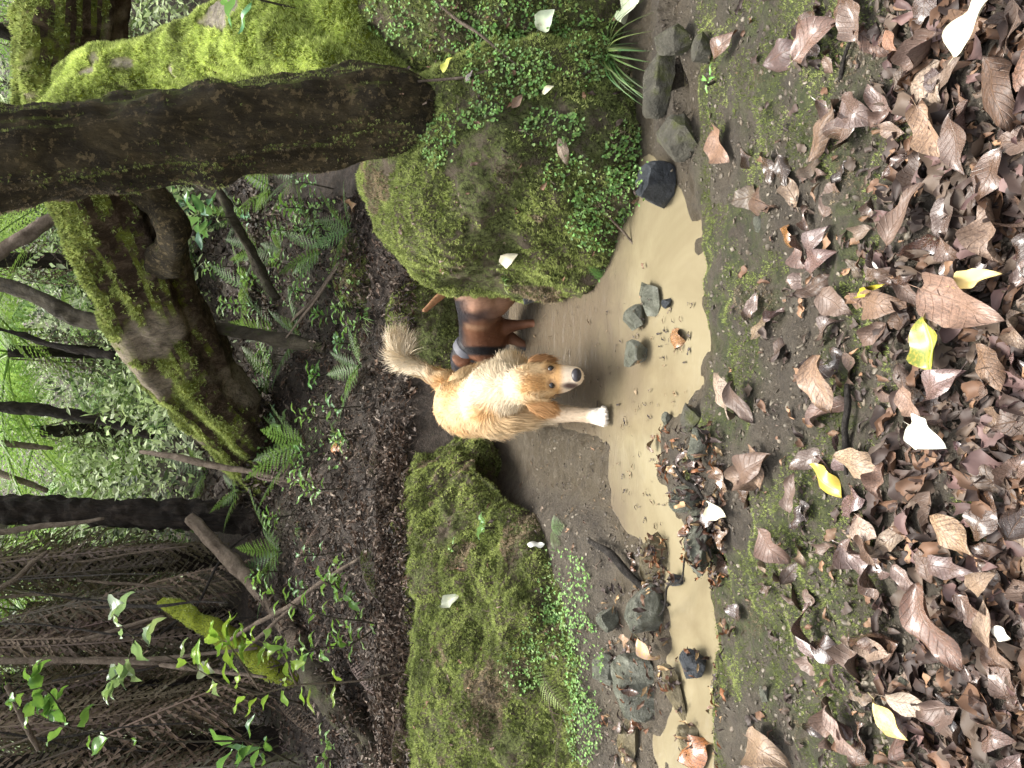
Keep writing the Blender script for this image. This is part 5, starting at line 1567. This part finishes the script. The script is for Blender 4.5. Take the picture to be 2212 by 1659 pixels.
for k in range(26):
    q = (U(460, 800), U(430, 1000)) if k < 19 else (U(570, 800), U(960, 1330))
    hp_ = hit(*q)[0]
    if hp_ is None or hp_[1] > 9 or hp_[2] - terrain(hp_[:1], hp_[1:2])[0] > .2: continue
    SD.append((q, int(U(7, 15)), (.04, .085), [(.15, .3, .08), (.11, .24, .09), (.19, .33, .1)][k % 3], ['bright', 'dark', 'yellowish'][k % 3] + ' green seedling ' + near[k % 8], k % 2, U(.1, .26)))
for s in SD:
    seedling(s[0], s[1], s[2], s[3], s[4], s[5], s[6])
# hanging leaves on the arching trunk
# ------------------------------------------------------------------ far undergrowth and woods
def leaf_cloud(name, centers, per, spread, size, cols, label, cat, flat=.6, lat=None):
    parts = []
    dia = np.array([(-.5, 0, 0), (0, .22, .04), (.5, 0, -.05), (0, -.22, .04)])
    n = len(centers) * per
    C = np.repeat(centers, per, axis=0)
    off = RNG.normal(0, 1, (n, 3)) * np.repeat(spread, per, axis=0)
    P = C + off
    Z = nrmr(np.array([0, -.5, flat]) + RNG.normal(0, .5, (n, 3)))
    B = basis(RNG.normal(0, 1, (n, 3)), Z)
    s = RNG.uniform(size[0], size[1], n)
    Ms = np.concatenate([B * s[:, None, None], P[:, :, None]], 2)
    cc = np.repeat(np.array(cols)[RNG.integers(0, len(cols), len(centers))], per, axis=0) * RNG.uniform(.5, 1.5, (n, 1))
    V, F, CC = scatter_geo(dia, np.array([(0, 1, 2, 3)]), Ms, cc)
    o = link(name, mesh_np(name, V, F, False, CC), MAT['small_leaf'])
    tag(o, label, cat, kind='stuff')
GRN = [(.12, .18, .06), (.26, .36, .13), (.40, .50, .22), (.06, .09, .035), (.5, .58, .34)]
n = 620
cx, cy = RNG.uniform(-7, 8, n), 7.5 + 11 * RNG.random(n) ** 1.3
keep = np.abs(cx / cy) < .62
cx, cy = cx[keep], cy[keep]
cz = terrain(cx, cy) + RNG.uniform(.1, .9, len(cx)) * (cy / 9)
leaf_cloud('undergrowth', np.stack([cx, cy, cz], 1), 150, np.stack([.22 + 0 * cx, .2 + 0 * cx, .2 + 0 * cx], 1) * (cy / 8)[:, None], (.03, .11), GRN, 'tangled bright green undergrowth on the slope far behind the trunks', 'undergrowth')
n = 300
cy = RNG.uniform(12, 26, n); cx = RNG.uniform(-.75, .75, n) * cy; cz = terrain(cx, cy) + RNG.uniform(.8, 7.5, n)
leaf_cloud('forest_canopy', np.stack([cx, cy, cz], 1), 70, np.tile([.7, .6, .5], (n, 1)), (.1, .3), GRN, 'light green leaf mass of the far wood with sky showing through', 'foliage')
for k in range(22):
    y = U(9, 20); x = U(-.6, .6) * y
    z = terrain(np.array([x]), np.array([y]))[0]
    r = U(.03, .1)
    P = [np.array([0, 0, -.2]), np.array([U(-.2, .2), 0, 2.]), np.array([U(-.5, .5), U(-.3, .3), 5.]), np.array([U(-.9, .9), U(-.5, .5), 9.])]
    V, F = tube(P, [r * 1.2, r, r * .8, r * .5], 30, 8, r * .2, 6, k)
    e = empty('slim_tree', (x, y, z))
    tag(e, 'thin dark stem of the far wood rising out of bright undergrowth', 'tree', 'thin stems of the far wood')
    link('trunk', mesh_np('trunk', V, F, True), MAT['bark_thin'], e)
